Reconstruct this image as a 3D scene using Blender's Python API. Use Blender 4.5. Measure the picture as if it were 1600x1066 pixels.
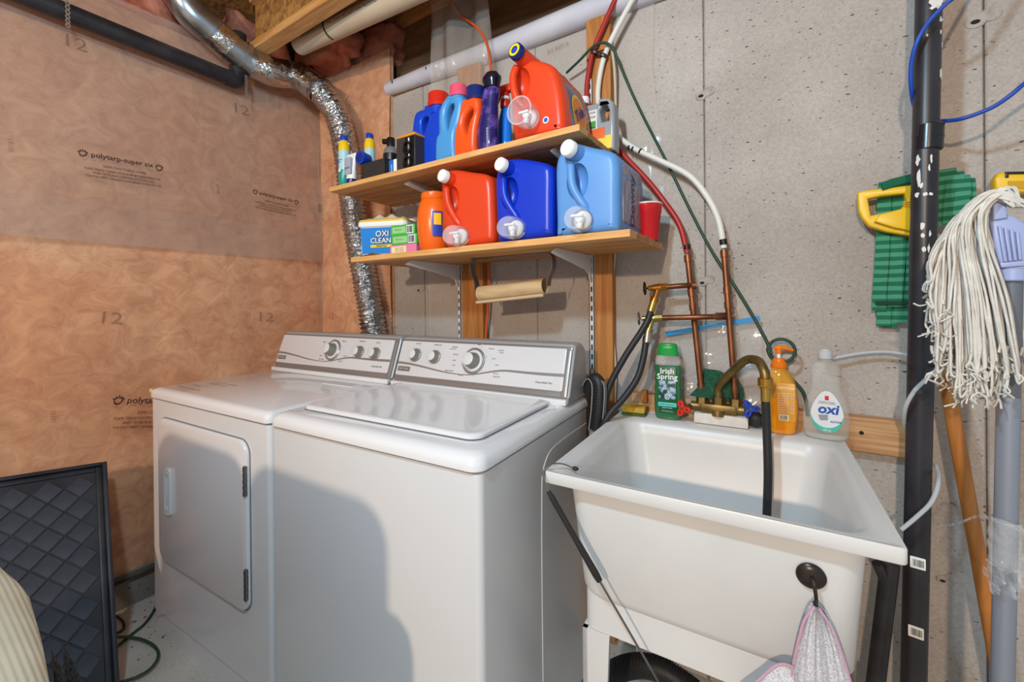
import bpy, bmesh, math, random
from mathutils import Vector, Matrix
random.seed(11)
for o in list(bpy.data.objects):
    bpy.data.objects.remove(o)
SC = bpy.context.scene
COL = SC.collection
V = Vector
PI = math.pi

# ------------------------------------------------------------------ camera
CAM = V((1.9723, -1.3542, 1.189))
YAW, PITCH, ROLL, FPX, SHY = -0.5732, -0.0024, -0.0093, 660.77, -59.22
_f = V((math.sin(YAW) * math.cos(PITCH), math.cos(YAW) * math.cos(PITCH), math.sin(PITCH)))
_r = V((math.cos(YAW), -math.sin(YAW), 0))
_u = _r.cross(_f)
CR = _r * math.cos(ROLL) + _u * math.sin(ROLL)
CU = _u * math.cos(ROLL) - _r * math.sin(ROLL)
CF = _f
cam = bpy.data.cameras.new('camera')
cam.sensor_width = 36.0
cam.lens = FPX / 1600.0 * 36.0
cam.shift_y = SHY / 1600.0
cam.clip_start = 0.02
camo = bpy.data.objects.new('camera', cam)
COL.objects.link(camo)
camo.matrix_world = Matrix(((CR.x, CU.x, -CF.x, CAM.x), (CR.y, CU.y, -CF.y, CAM.y), (CR.z, CU.z, -CF.z, CAM.z), (0, 0, 0, 1)))
SC.camera = camo

# ------------------------------------------------------------------ light
SC.view_settings.view_transform = 'Standard'
SC.view_settings.look = 'None'
SC.view_settings.gamma = 1.0
SC.view_settings.use_curve_mapping = False
SC.view_settings.exposure = -0.13
world = bpy.data.worlds.new('world')
SC.world = world
world.use_nodes = True
world.node_tree.nodes['Background'].inputs[0].default_value = (0.80, 0.91, 1.0, 1)
world.node_tree.nodes['Background'].inputs[1].default_value = 0.58


def lamp(name, loc, watts, rgb, radius):
    l = bpy.data.lights.new(name, 'POINT')
    l.energy = watts
    l.color = rgb
    l.shadow_soft_size = radius
    o = bpy.data.objects.new(name, l)
    o.location = loc
    COL.objects.link(o)
    return o


lamp('ceiling_bulb', (1.60, -1.55, 2.06), 72, (0.55, 0.81, 1.0), 0.05)
lamp('room_lamp', (1.85, -4.5, 2.15), 360, (1.0, 0.77, 0.56), 0.06)


# ------------------------------------------------------------------ pixel rays of the photograph (1600 x 1066)
def ray(u, v):
    return CR * ((u - 800) / FPX) + CU * (-(v - 533 - SHY) / FPX) + CF


def atp(u, v, o, n):
    d = ray(u, v)
    return CAM + d * ((V(o) - CAM).dot(V(n)) / d.dot(V(n)))


def atX(u, v, x): return atp(u, v, (x, 0, 0), (1, 0, 0))
def atY(u, v, y): return atp(u, v, (0, y, 0), (0, 1, 0))
def atZ(u, v, z): return atp(u, v, (0, 0, z), (0, 0, 1))


# ------------------------------------------------------------------ geometry helpers
class Geo:
    def __init__(self):
        self.v = []
        self.f = []

    def add(self, vs, fs, m=None):
        b = len(self.v)
        for p in vs:
            p = V(p)
            self.v.append(m @ p if m is not None else p)
        self.f += [tuple(i + b for i in f) for f in fs]
        return self

    def join(self, g, m=None):
        return self.add(g.v, g.f, m)

    def box(self, lo, hi, bev=0.0, seg=2, m=None):
        lo, hi = V(lo), V(hi)
        bm = bmesh.new()
        bmesh.ops.create_cube(bm, size=1)
        c, s = (lo + hi) / 2, hi - lo
        for v in bm.verts:
            v.co = V((c.x + v.co.x * s.x, c.y + v.co.y * s.y, c.z + v.co.z * s.z))
        if bev > 0:
            bmesh.ops.bevel(bm, geom=list(bm.edges), offset=min(bev, min(s) * 0.49), segments=seg, profile=0.5, affect='EDGES')
        bm.verts.index_update()
        self.add([v.co.copy() for v in bm.verts], [[v.index for v in f.verts] for f in bm.faces], m)
        bm.free()
        return self

    def loft(self, loops, cap0=True, cap1=True, closed=True, m=None):
        n = len(loops[0])
        vs = [p for l in loops for p in l]
        fs = []
        for i in range(len(loops) - 1):
            for j in range(n if closed else n - 1):
                k = (j + 1) % n
                fs.append((i * n + j, i * n + k, (i + 1) * n + k, (i + 1) * n + j))
        if cap0: fs.append(tuple(range(n - 1, -1, -1)))
        if cap1: fs.append(tuple((len(loops) - 1) * n + j for j in range(n)))
        return self.add(vs, fs, m)

    def lathe(self, prof, seg=28, m=None, sx=1.0, sy=1.0):
        loops = []
        for r, z in prof:
            loops.append([V((r * sx * math.cos(2 * PI * j / seg), r * sy * math.sin(2 * PI * j / seg), z)) for j in range(seg)])
        return self.loft(loops, m=m)

    def tube(self, pts, r, seg=10, res=6, m=None, cap=True, closed=False, jit=0.0):
        P = spline(pts, res, closed) if res > 1 else [V(p) for p in pts]
        n = len(P)
        rr = (lambda t: r) if not isinstance(r, (list, tuple)) else (lambda t: interp(r, t))
        T = []
        for i in range(n):
            a = P[i - 1] if (i > 0 or closed) else P[i]
            b = P[(i + 1) % n] if (i < n - 1 or closed) else P[i]
            d = b - a
            T.append(d.normalized() if d.length > 1e-9 else V((0, 0, 1)))
        up = V((0, 0, 1)) if abs(T[0].z) < 0.9 else V((1, 0, 0))
        nx = T[0].cross(up).normalized()
        loops = []
        for i in range(n):
            nx = (nx - T[i] * nx.dot(T[i])).normalized()
            ny = T[i].cross(nx)
            q = rr(i / max(1, n - 1))
            loops.append([P[i] + (nx * math.cos(2 * PI * j / seg) + ny * math.sin(2 * PI * j / seg)) * q * (1 + random.uniform(-jit, jit)) for j in range(seg)])
        if closed:
            loops.append(loops[0])
            cap = False
        return self.loft(loops, cap, cap, m=m)

    def cyl(self, a, b, r, seg=20, r2=None, m=None, bev=0.0):
        a, b = V(a), V(b)
        d = (b - a)
        L = d.length
        q = d.to_track_quat('Z', 'Y').to_matrix().to_4x4()
        q.translation = a
        if m is not None: q = m @ q
        r2 = r if r2 is None else r2
        e = min(bev, L / 2, r * 0.8)
        prof = [(r - e, 0), (r, e), (r2, L - e), (r2 - e, L)] if e > 0 else [(r, 0), (r2, L)]
        return self.lathe(prof, seg, q)

    def sphere(self, c, r, seg=16, rings=10, s=(1, 1, 1), m=None):
        prof = []
        loops = []
        for i in range(rings + 1):
            t = -PI / 2 + PI * i / rings
            q = max(1e-4, math.cos(t))
            loops.append([V((c[0] + r * s[0] * q * math.cos(2 * PI * j / seg), c[1] + r * s[1] * q * math.sin(2 * PI * j / seg), c[2] + r * s[2] * math.sin(t))) for j in range(seg)])
        return self.loft(loops, m=m)

    def strip(self, A, B, th, m=None):
        # ribbon between two polylines with a thickness along local normal
        n = len(A)
        top, bot = [], []
        for i in range(n):
            a, b = V(A[i]), V(B[i])
            t = (V(A[min(i + 1, n - 1)]) - V(A[max(i - 1, 0)]))
            nn = t.cross(b - a)
            nn = nn.normalized() * th / 2 if nn.length > 1e-9 else V((0, 0, th / 2))
            top.append((a + nn, b + nn))
            bot.append((a - nn, b - nn))
        loops = [[top[i][0], top[i][1], bot[i][1], bot[i][0]] for i in range(n)]
        return self.loft(loops, m=m)

    def sheet(self, fn, nu, nv, th=0.0, m=None):
        vs = [V(fn(i / nu, j / nv)) for j in range(nv + 1) for i in range(nu + 1)]
        fs = []
        w = nu + 1
        for j in range(nv):
            for i in range(nu):
                a = j * w + i
                fs.append((a, a + 1, a + 1 + w, a + w))
        return self.add(vs, fs, m)


def interp(r, t):
    x = t * (len(r) - 1)
    i = min(int(x), len(r) - 2)
    return r[i] + (r[i + 1] - r[i]) * (x - i)


def spline(pts, res=6, closed=False):
    P = [V(p) for p in pts]
    n = len(P)
    if n < 3 and not closed: return P
    out = []
    for i in range(n if closed else n - 1):
        if closed:
            a, b, c, d = P[i - 1], P[i], P[(i + 1) % n], P[(i + 2) % n]
        else:
            a, b, c, d = P[max(i - 1, 0)], P[i], P[i + 1], P[min(i + 2, n - 1)]
        h = max((c - b).length, 1e-9) ** .7
        h0 = max((b - a).length, 1e-9) ** .7 if (b - a).length > 1e-9 else 0.0
        h1 = max((d - c).length, 1e-9) ** .7 if (d - c).length > 1e-9 else 0.0
        m0 = (c - a) * (h / (h + h0)) if h0 else (c - b)
        m1 = (d - b) * (h / (h + h1)) if h1 else (c - b)
        for k in range(res):
            t = k / res
            out.append(b * (2 * t ** 3 - 3 * t * t + 1) + m0 * (t ** 3 - 2 * t * t + t) + c * (-2 * t ** 3 + 3 * t * t) + m1 * (t ** 3 - t * t))
    if not closed: out.append(P[-1])
    return out


def rrect(x0, x1, y0, y1, r, z=0.0, n=5, plane='xy'):
    r = min(r, (x1 - x0) * 0.499, (y1 - y0) * 0.499)
    pts = []
    for cx, cy, a0 in ((x1 - r, y1 - r, 0), (x0 + r, y1 - r, PI / 2), (x0 + r, y0 + r, PI), (x1 - r, y0 + r, 1.5 * PI)):
        for k in range(n + 1):
            a = a0 + PI / 2 * k / n
            pts.append((cx + r * math.cos(a), cy + r * math.sin(a)))
    if plane == 'xy': return [V((p[0], p[1], z)) for p in pts]
    if plane == 'xz': return [V((p[0], z, p[1])) for p in pts]
    return [V((z, p[0], p[1])) for p in pts]


def plate(x0, x1, z0, z1, r, y0, y1, bev=0.002, n=6):
    """rounded plate in the xz plane, front at y0, back at y1 (y0 < y1)"""
    g = Geo()
    g.loft([rrect(x0 + bev, x1 - bev, z0 + bev, z1 - bev, r, y0, n, 'xz'),
            rrect(x0 + bev * .3, x1 - bev * .3, z0 + bev * .3, z1 - bev * .3, r, y0 + bev * .3, n, 'xz'),
            rrect(x0, x1, z0, z1, r, y0 + bev, n, 'xz'),
            rrect(x0, x1, z0, z1, r, y1, n, 'xz')])
    return g


def ringplate(x0, x1, z0, z1, r, w, y0, y1, n=6):
    g = Geo()
    o = lambda y: rrect(x0, x1, z0, z1, r, y, n, 'xz')
    i = lambda y: rrect(x0 + w, x1 - w, z0 + w, z1 - w, max(r - w, .0005), y, n, 'xz')
    g.loft([o(y1), o(y0), i(y0), i(y1), o(y1)], False, False)
    return g


def cutout(outlines, depth, bev=0.0, res=3, smooth_pts=0):
    """2D outlines (x,z) possibly with holes -> rounded slab centred on y=0, returned as Geo in xz plane"""
    c = bpy.data.curves.new('tmp', 'CURVE')
    c.dimensions = '2D'
    c.fill_mode = 'BOTH'
    c.extrude = max(depth / 2 - bev, 0.0)
    c.bevel_depth = bev
    c.bevel_resolution = res
    c.offset = -bev
    for ol in outlines:
        pts = [(p.x, p.y) for p in spline([(a[0], a[1], 0) for a in ol], smooth_pts, True)] if smooth_pts > 1 else ol
        s = c.splines.new('POLY')
        s.points.add(len(pts) - 1)
        for q, p in zip(s.points, pts): q.co = (p[0], p[1], 0, 1)
        s.use_cyclic_u = True
    o = bpy.data.objects.new('tmp', c)
    me = bpy.data.meshes.new_from_object(o)
    bm = bmesh.new()
    bm.from_mesh(me)
    bmesh.ops.remove_doubles(bm, verts=bm.verts, dist=1e-5)
    bm.verts.index_update()
    g = Geo()
    g.add([V((v.co.x, -v.co.z, v.co.y)) for v in bm.verts], [[v.index for v in f.verts] for f in bm.faces])
    bm.free()
    bpy.data.objects.remove(o)
    bpy.data.curves.remove(c)
    bpy.data.meshes.remove(me)
    return g


def mesh_of(g, name, angle=40):
    me = bpy.data.meshes.new(name)
    me.from_pydata([tuple(p) for p in g.v], [], g.f)
    bm = bmesh.new()
    bm.from_mesh(me)
    bmesh.ops.remove_doubles(bm, verts=bm.verts, dist=1e-6)
    bmesh.ops.recalc_face_normals(bm, faces=bm.faces)
    bm.to_mesh(me)
    bm.free()
    if angle:
        me.shade_smooth()
        me.set_sharp_from_angle(angle=math.radians(angle))
    return me


def obj(name, g, m, parent=None, angle=40, label=None):
    me = mesh_of(g, name, angle) if isinstance(g, Geo) else g
    o = bpy.data.objects.new(name, me)
    COL.objects.link(o)
    if m is not None and not me.materials: me.materials.append(m)
    if parent is not None: o.parent = parent
    if label: o['label'] = label
    return o


def tag(o, label, cat, group=None):
    o['label'] = label
    o['category'] = cat
    if group: o['group'] = group
    return o


def thing(name, label, cat, loc=(0, 0, 0), rotz=0.0, group=None):
    o = bpy.data.objects.new(name, None)
    o.empty_display_size = 0.05
    COL.objects.link(o)
    o.location = loc
    o.rotation_euler = (0, 0, rotz)
    return tag(o, label, cat, group)


def struct(name, g, m, parent=None, angle=40):
    o = obj(name, g, m, parent, angle)
    if parent is None: o['kind'] = 'structure'
    return o


def T(x=0, y=0, z=0): return Matrix.Translation((x, y, z))
def RX(a): return Matrix.Rotation(a, 4, 'X')
def RY(a): return Matrix.Rotation(a, 4, 'Y')
def RZ(a): return Matrix.Rotation(a, 4, 'Z')


def frame(o, x, z):
    """matrix with local x -> x, local z -> z, origin o (writing lies in the local xz plane, seen from -y)"""
    x = V(x).normalized()
    z = V(z)
    z = (z - x * z.dot(x)).normalized()
    y = z.cross(x)
    return Matrix(((x.x, y.x, z.x, o[0]), (x.y, y.y, z.y, o[1]), (x.z, y.z, z.z, o[2]), (0, 0, 0, 1)))


def text_geo(s, size, bold=0.0, shear=0.0, align='CENTER', spacing=1.0, depth=0.0002, linespace=1.0):
    c = bpy.data.curves.new('tmp', 'FONT')
    c.body = s
    c.size = size
    c.shear = shear
    c.offset = bold * size
    c.align_x = align
    c.align_y = 'CENTER'
    c.space_character = spacing
    c.space_line = linespace
    c.extrude = depth
    c.resolution_u = 2
    o = bpy.data.objects.new('tmp', c)
    me = bpy.data.meshes.new_from_object(o)
    g = Geo()
    g.add([V((v.co.x, -v.co.z, v.co.y)) for v in me.vertices], [list(p.vertices) for p in me.polygons])
    bpy.data.objects.remove(o)
    bpy.data.curves.remove(c)
    bpy.data.meshes.remove(me)
    return g


def text(s, size, m, parent, mtx, name='lettering', **k):
    g = Geo().join(text_geo(s, size, **k), mtx)
    return obj(name, g, m, parent, 0)


def barcode(w, h, n=14, seed=1, rot=False):
    rnd = random.Random(seed)
    g = Geo()
    x = 0
    while x < w:
        b = rnd.choice((.5, .5, 1, 1.6)) * w / n / 1.6
        g.box((x - w / 2, -.0002, -h / 2), (min(x + b, w) - w / 2, .0002, h / 2))
        x += b + rnd.choice((.5, .8, 1.2)) * w / n / 1.6
    return g


# ------------------------------------------------------------------ materials
def lin(c):
    return tuple(((x / 255) / 12.92 if x / 255 <= 0.04045 else ((x / 255 + 0.055) / 1.055) ** 2.4) for x in c)


MATS = {}


def M(name, rgb=(200, 200, 200), rough=0.5, metal=0.0, rgb2=None, nscale=8.0, nstretch=(1, 1, 1), ndetail=4.0, lo=.35, hi=.65, bump=0.0, bscale=None,
      bstretch=None, bdist=0.002, alpha=1.0, trans=0.0, ior=1.45, coat=0.0, spec=0.5, sub=0.0, emis=None, distort=0.0):
    if name in MATS: return MATS[name]
    m = bpy.data.materials.new(name)
    m.use_nodes = True
    nt = m.node_tree
    b = nt.nodes['Principled BSDF']
    I = b.inputs
    I['Base Color'].default_value = (*lin(rgb), 1)
    I['Roughness'].default_value = rough
    I['Metallic'].default_value = metal
    I['Alpha'].default_value = alpha
    I['Transmission Weight'].default_value = trans
    I['IOR'].default_value = ior
    I['Coat Weight'].default_value = coat
    I['Specular IOR Level'].default_value = spec
    if sub: I['Subsurface Weight'].default_value = sub
    N, L = nt.nodes.new, nt.links.new
    tc = N('ShaderNodeTexCoord')

    def noise(scale, stretch, detail):
        mp = N('ShaderNodeMapping')
        mp.inputs['Scale'].default_value = stretch
        L(tc.outputs['Object'], mp.inputs[0])
        n = N('ShaderNodeTexNoise')
        n.inputs['Scale'].default_value = scale
        n.inputs['Detail'].default_value = detail
        n.inputs['Distortion'].default_value = distort
        L(mp.outputs[0], n.inputs['Vector'])
        return n
    if rgb2 is not None:
        n = noise(nscale, nstretch, ndetail)
        r = N('ShaderNodeValToRGB')
        r.color_ramp.elements[0].position = lo
        r.color_ramp.elements[1].position = hi
        r.color_ramp.elements[0].color = (*lin(rgb), 1)
        r.color_ramp.elements[1].color = (*lin(rgb2), 1)
        L(n.outputs['Fac'], r.inputs[0])
        L(r.outputs[0], I['Base Color'])
    if bump:
        n = noise(bscale or nscale, bstretch or nstretch, ndetail)
        bp = N('ShaderNodeBump')
        bp.inputs['Strength'].default_value = bump
        bp.inputs['Distance'].default_value = bdist
        L(n.outputs['Fac'], bp.inputs['Height'])
        L(bp.outputs[0], I['Normal'])
    MATS[name] = m
    return m


def nodes_of(m):
    nt = m.node_tree
    return nt, nt.nodes['Principled BSDF'], nt.nodes.new, nt.links.new


def text_fit(s, p0, p1, up, m, parent, name='lettering', hs=1.0, h=None, bold=0.0, shear=0.0, off=0.0006, spacing=1.0, surf=None):
    """flat lettering whose baseline middle-line runs from p0 to p1"""
    g = text_geo(s, 1.0, bold, shear, 'LEFT', spacing, 0.0)
    xs = [p.x for p in g.v]
    zs = [p.z for p in g.v]
    if not xs: return None
    p0, p1 = V(p0), V(p1)
    k = (p1 - p0).length / (max(xs) - min(xs))
    kz = k * hs if h is None else h / (max(zs) - min(zs))
    x0, zc = min(xs), (max(zs) + min(zs)) / 2
    fm = frame(p0, p1 - p0, up)
    q = Geo()
    q.add([fm @ V(((p.x - x0) * k, -off, (p.z - zc) * kz)) for p in g.v], g.f)
    if surf: q.v = [surf(p) for p in q.v]
    return obj(name, q, m, parent, 0)


# ------------------------------------------------------------------ surface materials
def concrete_mat(name, c1, c2, pit, pits=True, dirt=None):
    m = M(name, c1, 0.88, rgb2=c2, nscale=3.5, ndetail=6, lo=.3, hi=.7)
    nt, b, N, L = nodes_of(m)
    ramp = [n for n in nt.nodes if n.type == 'VALTORGB'][0]
    tc = [n for n in nt.nodes if n.type == 'TEX_COORD'][0]
    fine = N('ShaderNodeTexNoise')
    fine.inputs['Scale'].default_value = 170
    fine.inputs['Detail'].default_value = 3
    L(tc.outputs['Object'], fine.inputs['Vector'])
    mp = N('ShaderNodeMapping')
    mp.inputs['Rotation'].default_value = (0, math.radians(38), 0)
    mp.inputs['Scale'].default_value = (1.0, 1.0, 2.6)
    L(tc.outputs['Object'], mp.inputs[0])
    pn = N('ShaderNodeTexNoise')
    pn.inputs['Scale'].default_value = 62
    pn.inputs['Detail'].default_value = 1.5
    L(mp.outputs[0], pn.inputs['Vector'])
    pr = N('ShaderNodeValToRGB')
    pr.color_ramp.elements[0].position = 0.283 if pits else 0.1
    pr.color_ramp.elements[1].position = 0.303 if pits else 0.12
    pr.color_ramp.elements[0].color = (*lin(pit), 1)
    pr.color_ramp.elements[1].color = (1, 1, 1, 1)
    L(pn.outputs['Fac'], pr.inputs[0])
    fr = N('ShaderNodeMapRange')
    fr.inputs[1].default_value = .3
    fr.inputs[2].default_value = .7
    fr.inputs[3].default_value = .86
    fr.inputs[4].default_value = 1.07
    L(fine.outputs['Fac'], fr.inputs[0])
    mu = N('ShaderNodeMix')
    mu.data_type = 'RGBA'
    mu.blend_type = 'MULTIPLY'
    mu.inputs[0].default_value = 1
    L(ramp.outputs[0], mu.inputs[6])
    L(pr.outputs[0], mu.inputs[7])
    mv = N('ShaderNodeMix')
    mv.data_type = 'RGBA'
    mv.blend_type = 'MULTIPLY'
    mv.inputs[0].default_value = 1
    L(mu.outputs[2], mv.inputs[6])
    L(fr.outputs[0], mv.inputs[7])
    L(mv.outputs[2], b.inputs['Base Color'])
    bp = N('ShaderNodeBump')
    bp.inputs['Strength'].default_value = .7
    bp.inputs['Distance'].default_value = .004
    ad = N('ShaderNodeMath')
    ad.operation = 'MULTIPLY_ADD'
    ad.inputs[1].default_value = .25
    L(fine.outputs['Fac'], ad.inputs[0])
    L(pr.outputs[0], ad.inputs[2])
    L(ad.outputs[0], bp.inputs['Height'])
    L(bp.outputs[0], b.inputs['Normal'])
    return m


CONC = concrete_mat('cast concrete', (168, 158, 150), (190, 181, 173), (110, 100, 92))
FLOORM = concrete_mat('floor concrete', (176, 172, 164), (202, 198, 190), (110, 105, 98))
CURB = concrete_mat('rough curb concrete', (128, 120, 110), (160, 150, 140), (90, 82, 74))
PATCH = M('tie hole mortar', (150, 142, 134), .95, rgb2=(176, 168, 160), nscale=60, bump=.6, bdist=.003)
HOLE = M('dark hole', (40, 34, 28), .95)


def insul_mat(name, c1, c2, c3):
    m = M(name, c1, 0.9, rgb2=c2, nscale=2.6, ndetail=8, lo=.32, hi=.7, distort=.7)
    nt, b, N, L = nodes_of(m)
    ramp = [n for n in nt.nodes if n.type == 'VALTORGB'][0]
    tc = [n for n in nt.nodes if n.type == 'TEX_COORD'][0]
    fib = N('ShaderNodeTexNoise')
    fib.inputs['Scale'].default_value = 13
    fib.inputs['Detail'].default_value = 9
    fib.inputs['Roughness'].default_value = .68
    fib.inputs['Distortion'].default_value = .9
    mp = N('ShaderNodeMapping')
    mp.inputs['Scale'].default_value = (1, 1, 1.1)
    L(tc.outputs['Object'], mp.inputs[0])
    L(mp.outputs[0], fib.inputs['Vector'])
    r2 = N('ShaderNodeValToRGB')
    e = r2.color_ramp.elements
    e[0].position, e[1].position = .33, .66
    e[0].color = (*lin(c3), 1)
    e[1].color = (1, 1, 1, 1)
    L(fib.outputs['Fac'], r2.inputs[0])
    mu = N('ShaderNodeMix')
    mu.data_type = 'RGBA'
    mu.blend_type = 'MULTIPLY'
    mu.inputs[0].default_value = .8
    L(ramp.outputs[0], mu.inputs[6])
    L(r2.outputs[0], mu.inputs[7])
    L(mu.outputs[2], b.inputs['Base Color'])
    bp = N('ShaderNodeBump')
    bp.inputs['Strength'].default_value = .6
    bp.inputs['Distance'].default_value = .008
    L(fib.outputs['Fac'], bp.inputs['Height'])
    L(bp.outputs[0], b.inputs['Normal'])
    return m


INSUL = insul_mat('pink fibreglass', (226, 160, 110), (242, 192, 148), (200, 164, 140))
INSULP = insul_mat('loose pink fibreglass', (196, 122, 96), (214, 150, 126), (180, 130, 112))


def poly_mat(name, rgb, alpha, rough=.22, bump=.35):
    m = M(name, rgb, rough, alpha=alpha, bump=bump, bscale=3.0, bstretch=(1, 1, 1), ndetail=3, bdist=.03, distort=1.2)
    return m


POLY1 = poly_mat('clear poly sheet', (226, 205, 190), .13)
POLY2 = poly_mat('hazy poly sheet', (186, 166, 156), .38, .26, .5)
POLY3 = poly_mat('wall poly sheet', (222, 212, 202), .26, .16, .8)
PRINT = M('black poly print', (58, 40, 34), .7)
PRINTG = M('faded poly print', (112, 82, 72), .8, alpha=.5)
OSB = M('strand board', (118, 76, 34), .85, rgb2=(176, 128, 68), nscale=26, nstretch=(1, 2.2, 1), ndetail=5, lo=.36, hi=.62, bump=.5, bdist=.004, distort=.8)
RIM = M('rim board', (96, 66, 42), .85, rgb2=(124, 90, 60), nscale=9, nstretch=(.4, 1, 3), bump=.2)


def wood_mat(name, c1, c2, scale=5, stretch=(.5, 7, 7), rough=.55, bump=.15):
    return M(name, c1, rough, rgb2=c2, nscale=scale, nstretch=stretch, ndetail=6, lo=.36, hi=.64, bump=bump, bdist=.0015, distort=1.3)


PINEX = wood_mat('pine along x', (186, 126, 68), (216, 164, 104))
PINEZ = wood_mat('pine upright', (158, 96, 42), (192, 128, 64), stretch=(7, 7, .5))
LEDGW = wood_mat('ledger pine', (176, 128, 84), (204, 160, 116), stretch=(.6, 9, 9))
BLKPIPE = M('black plastic pipe', (34, 33, 37), .38, rgb2=(52, 51, 54), nscale=14, lo=.4, hi=.7, bump=.08)

XL = -0.20      # face of the insulated wall
YB = 0.08       # face of the concrete wall
YI = 0.04       # face of the insulated bit of the back wall

# ------------------------------------------------------------------ floor, ceiling, walls
struct('floor', Geo().box((-0.45, -5.0, -0.08), (3.6, 0.2, 0.0)), FLOORM)
struct('ceiling', Geo().box((-0.5, -2.3, 2.62), (3.4, 0.3, 2.65)), OSB)

wb = struct('wall_back', Geo().box((-0.45, YB + .012, 0.0), (3.4, 0.26, 2.20)), CONC)
seams = [-0.45, -0.04, 0.563, 1.163, 1.765, 2.368, 2.97, 3.4]
for a, b in zip(seams[:-1], seams[1:]):
    obj('concrete_panel', Geo().box((a + .0016, YB, 0.001), (b - .0016, YB + .02, 2.2), .003, 1), CONC, wb)
for (u, v, s) in ((1102, 146, 1.0), (1103, 439, .9), (1536, 28, 1.1), (657, 452, .9), (1480, 905, .7)):
    p = atY(u, v, YB)
    g = Geo()
    for dx in (-.011, .011):
        n = 14
        g.loft([[V((p.x + dx * s + q * math.cos(2 * PI * j / n), y, p.z + .004 * (1 if dx > 0 else -1) + q * .85 * math.sin(2 * PI * j / n))) for j in range(n)]
                for q, y in ((.019 * s, YB + .002), (.017 * s, YB - .0025), (.012 * s, YB - .003))], False, True)
    o = obj('tie_hole_patch', g, PATCH, wb)
    obj('tie_hole', Geo().sphere((p.x - .012 * s, YB - .003, p.z - .006), .006 * s, 10, 6, (1.3, .3, .8)), HOLE, o)

# insulated left wall: puffy batts between hidden studs
def puff(y, z):
    t = (y + 10) / 0.405
    d = abs((t % 1) - .5) * 2
    return .012 * (1 - d ** 6) + .006 * math.sin(3.1 * z + 4 * y) + .004 * math.sin(9 * z - 5 * y)


g = Geo()
g.sheet(lambda a, b: (XL - .034 + puff(-3.2 + 3.28 * a, .13 + 2.24 * b), -3.2 + 3.28 * a, .13 + 2.24 * b), 90, 40)
g.box((-.34, -3.2, .13), (XL - .045, .30, 2.37))
struct('wall_left', g, INSUL)
struct('trim_1', Geo().box((-.34, -3.2, 0), (XL - .012, .08, .128), .004), CURB)
g = Geo()
g.sheet(lambda a, b: (-.2 + .565 * a, YI + .024 - puff(.2 + .565 * a, .13 + 2.3 * b) * .7, .13 + 2.3 * b), 30, 40)
g.box((-.2, YI + .03, .13), (.362, YB + .005, 2.43))
bi = struct('wall_back_insulated', g, INSUL)

# poly vapour barrier
def lowsheet(a, b):
    y = -3.2 + 3.245 * a
    z = .12 + 1.46 * b
    return (XL + .004 * math.sin(7 * y + 3 * z) + .003 * math.sin(17 * z - 6 * y) + (.004 * math.sin(40 * y) * max(0, .25 - b) * 4), y, z)


pl = obj('vapour_barrier', Geo().sheet(lowsheet, 110, 40), POLY1)
tag(pl, 'clear plastic sheeting over the orange insulation on the lower left wall', 'plastic sheet')


def upsheet(a, b):
    y = -3.2 + 3.245 * a
    z = 1.425 - .012 * (a - .75) + .96 * b
    sag = .006 * math.sin(5 * y + 9 * z) + .005 * math.sin(13 * y - 7 * z) + .010 * math.exp(-((z - 1.75 - .12 * y) / .1) ** 2) + .008 * math.exp(-((z - 1.62 - .2 * (y + .6)) / .05) ** 2)
    return (XL + .010 + sag, y, z)


UPS = lambda p: V((upsheet((p.y + 3.2) / 3.245, max(0, (p.z - 1.425) / .96))[0] + .0022, p.y, p.z))
LOS = lambda p: V((lowsheet((p.y + 3.2) / 3.245, max(0, (p.z - .12) / 1.46))[0] + .0022, p.y, p.z))
pu = obj('vapour_barrier', Geo().sheet(upsheet, 120, 60), POLY2)
tag(pu, 'hazy plastic sheeting on the upper left wall, lapping over the sheet below', 'plastic sheet')


def cornersheet(a, b):
    x = -.195 + .565 * a
    z = .2 + 2.26 * b
    y = YI - .002 + .004 * math.sin(25 * x + 2 * z) + .003 * math.sin(6 * z + 30 * x)
    if a > .93: y += (a - .93) / .07 * .035
    return (x, y, z)


pc = obj('vapour_barrier', Geo().sheet(cornersheet, 50, 50), POLY1)
tag(pc, 'clear plastic over the insulated strip of back wall behind the foil duct', 'plastic sheet')


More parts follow.
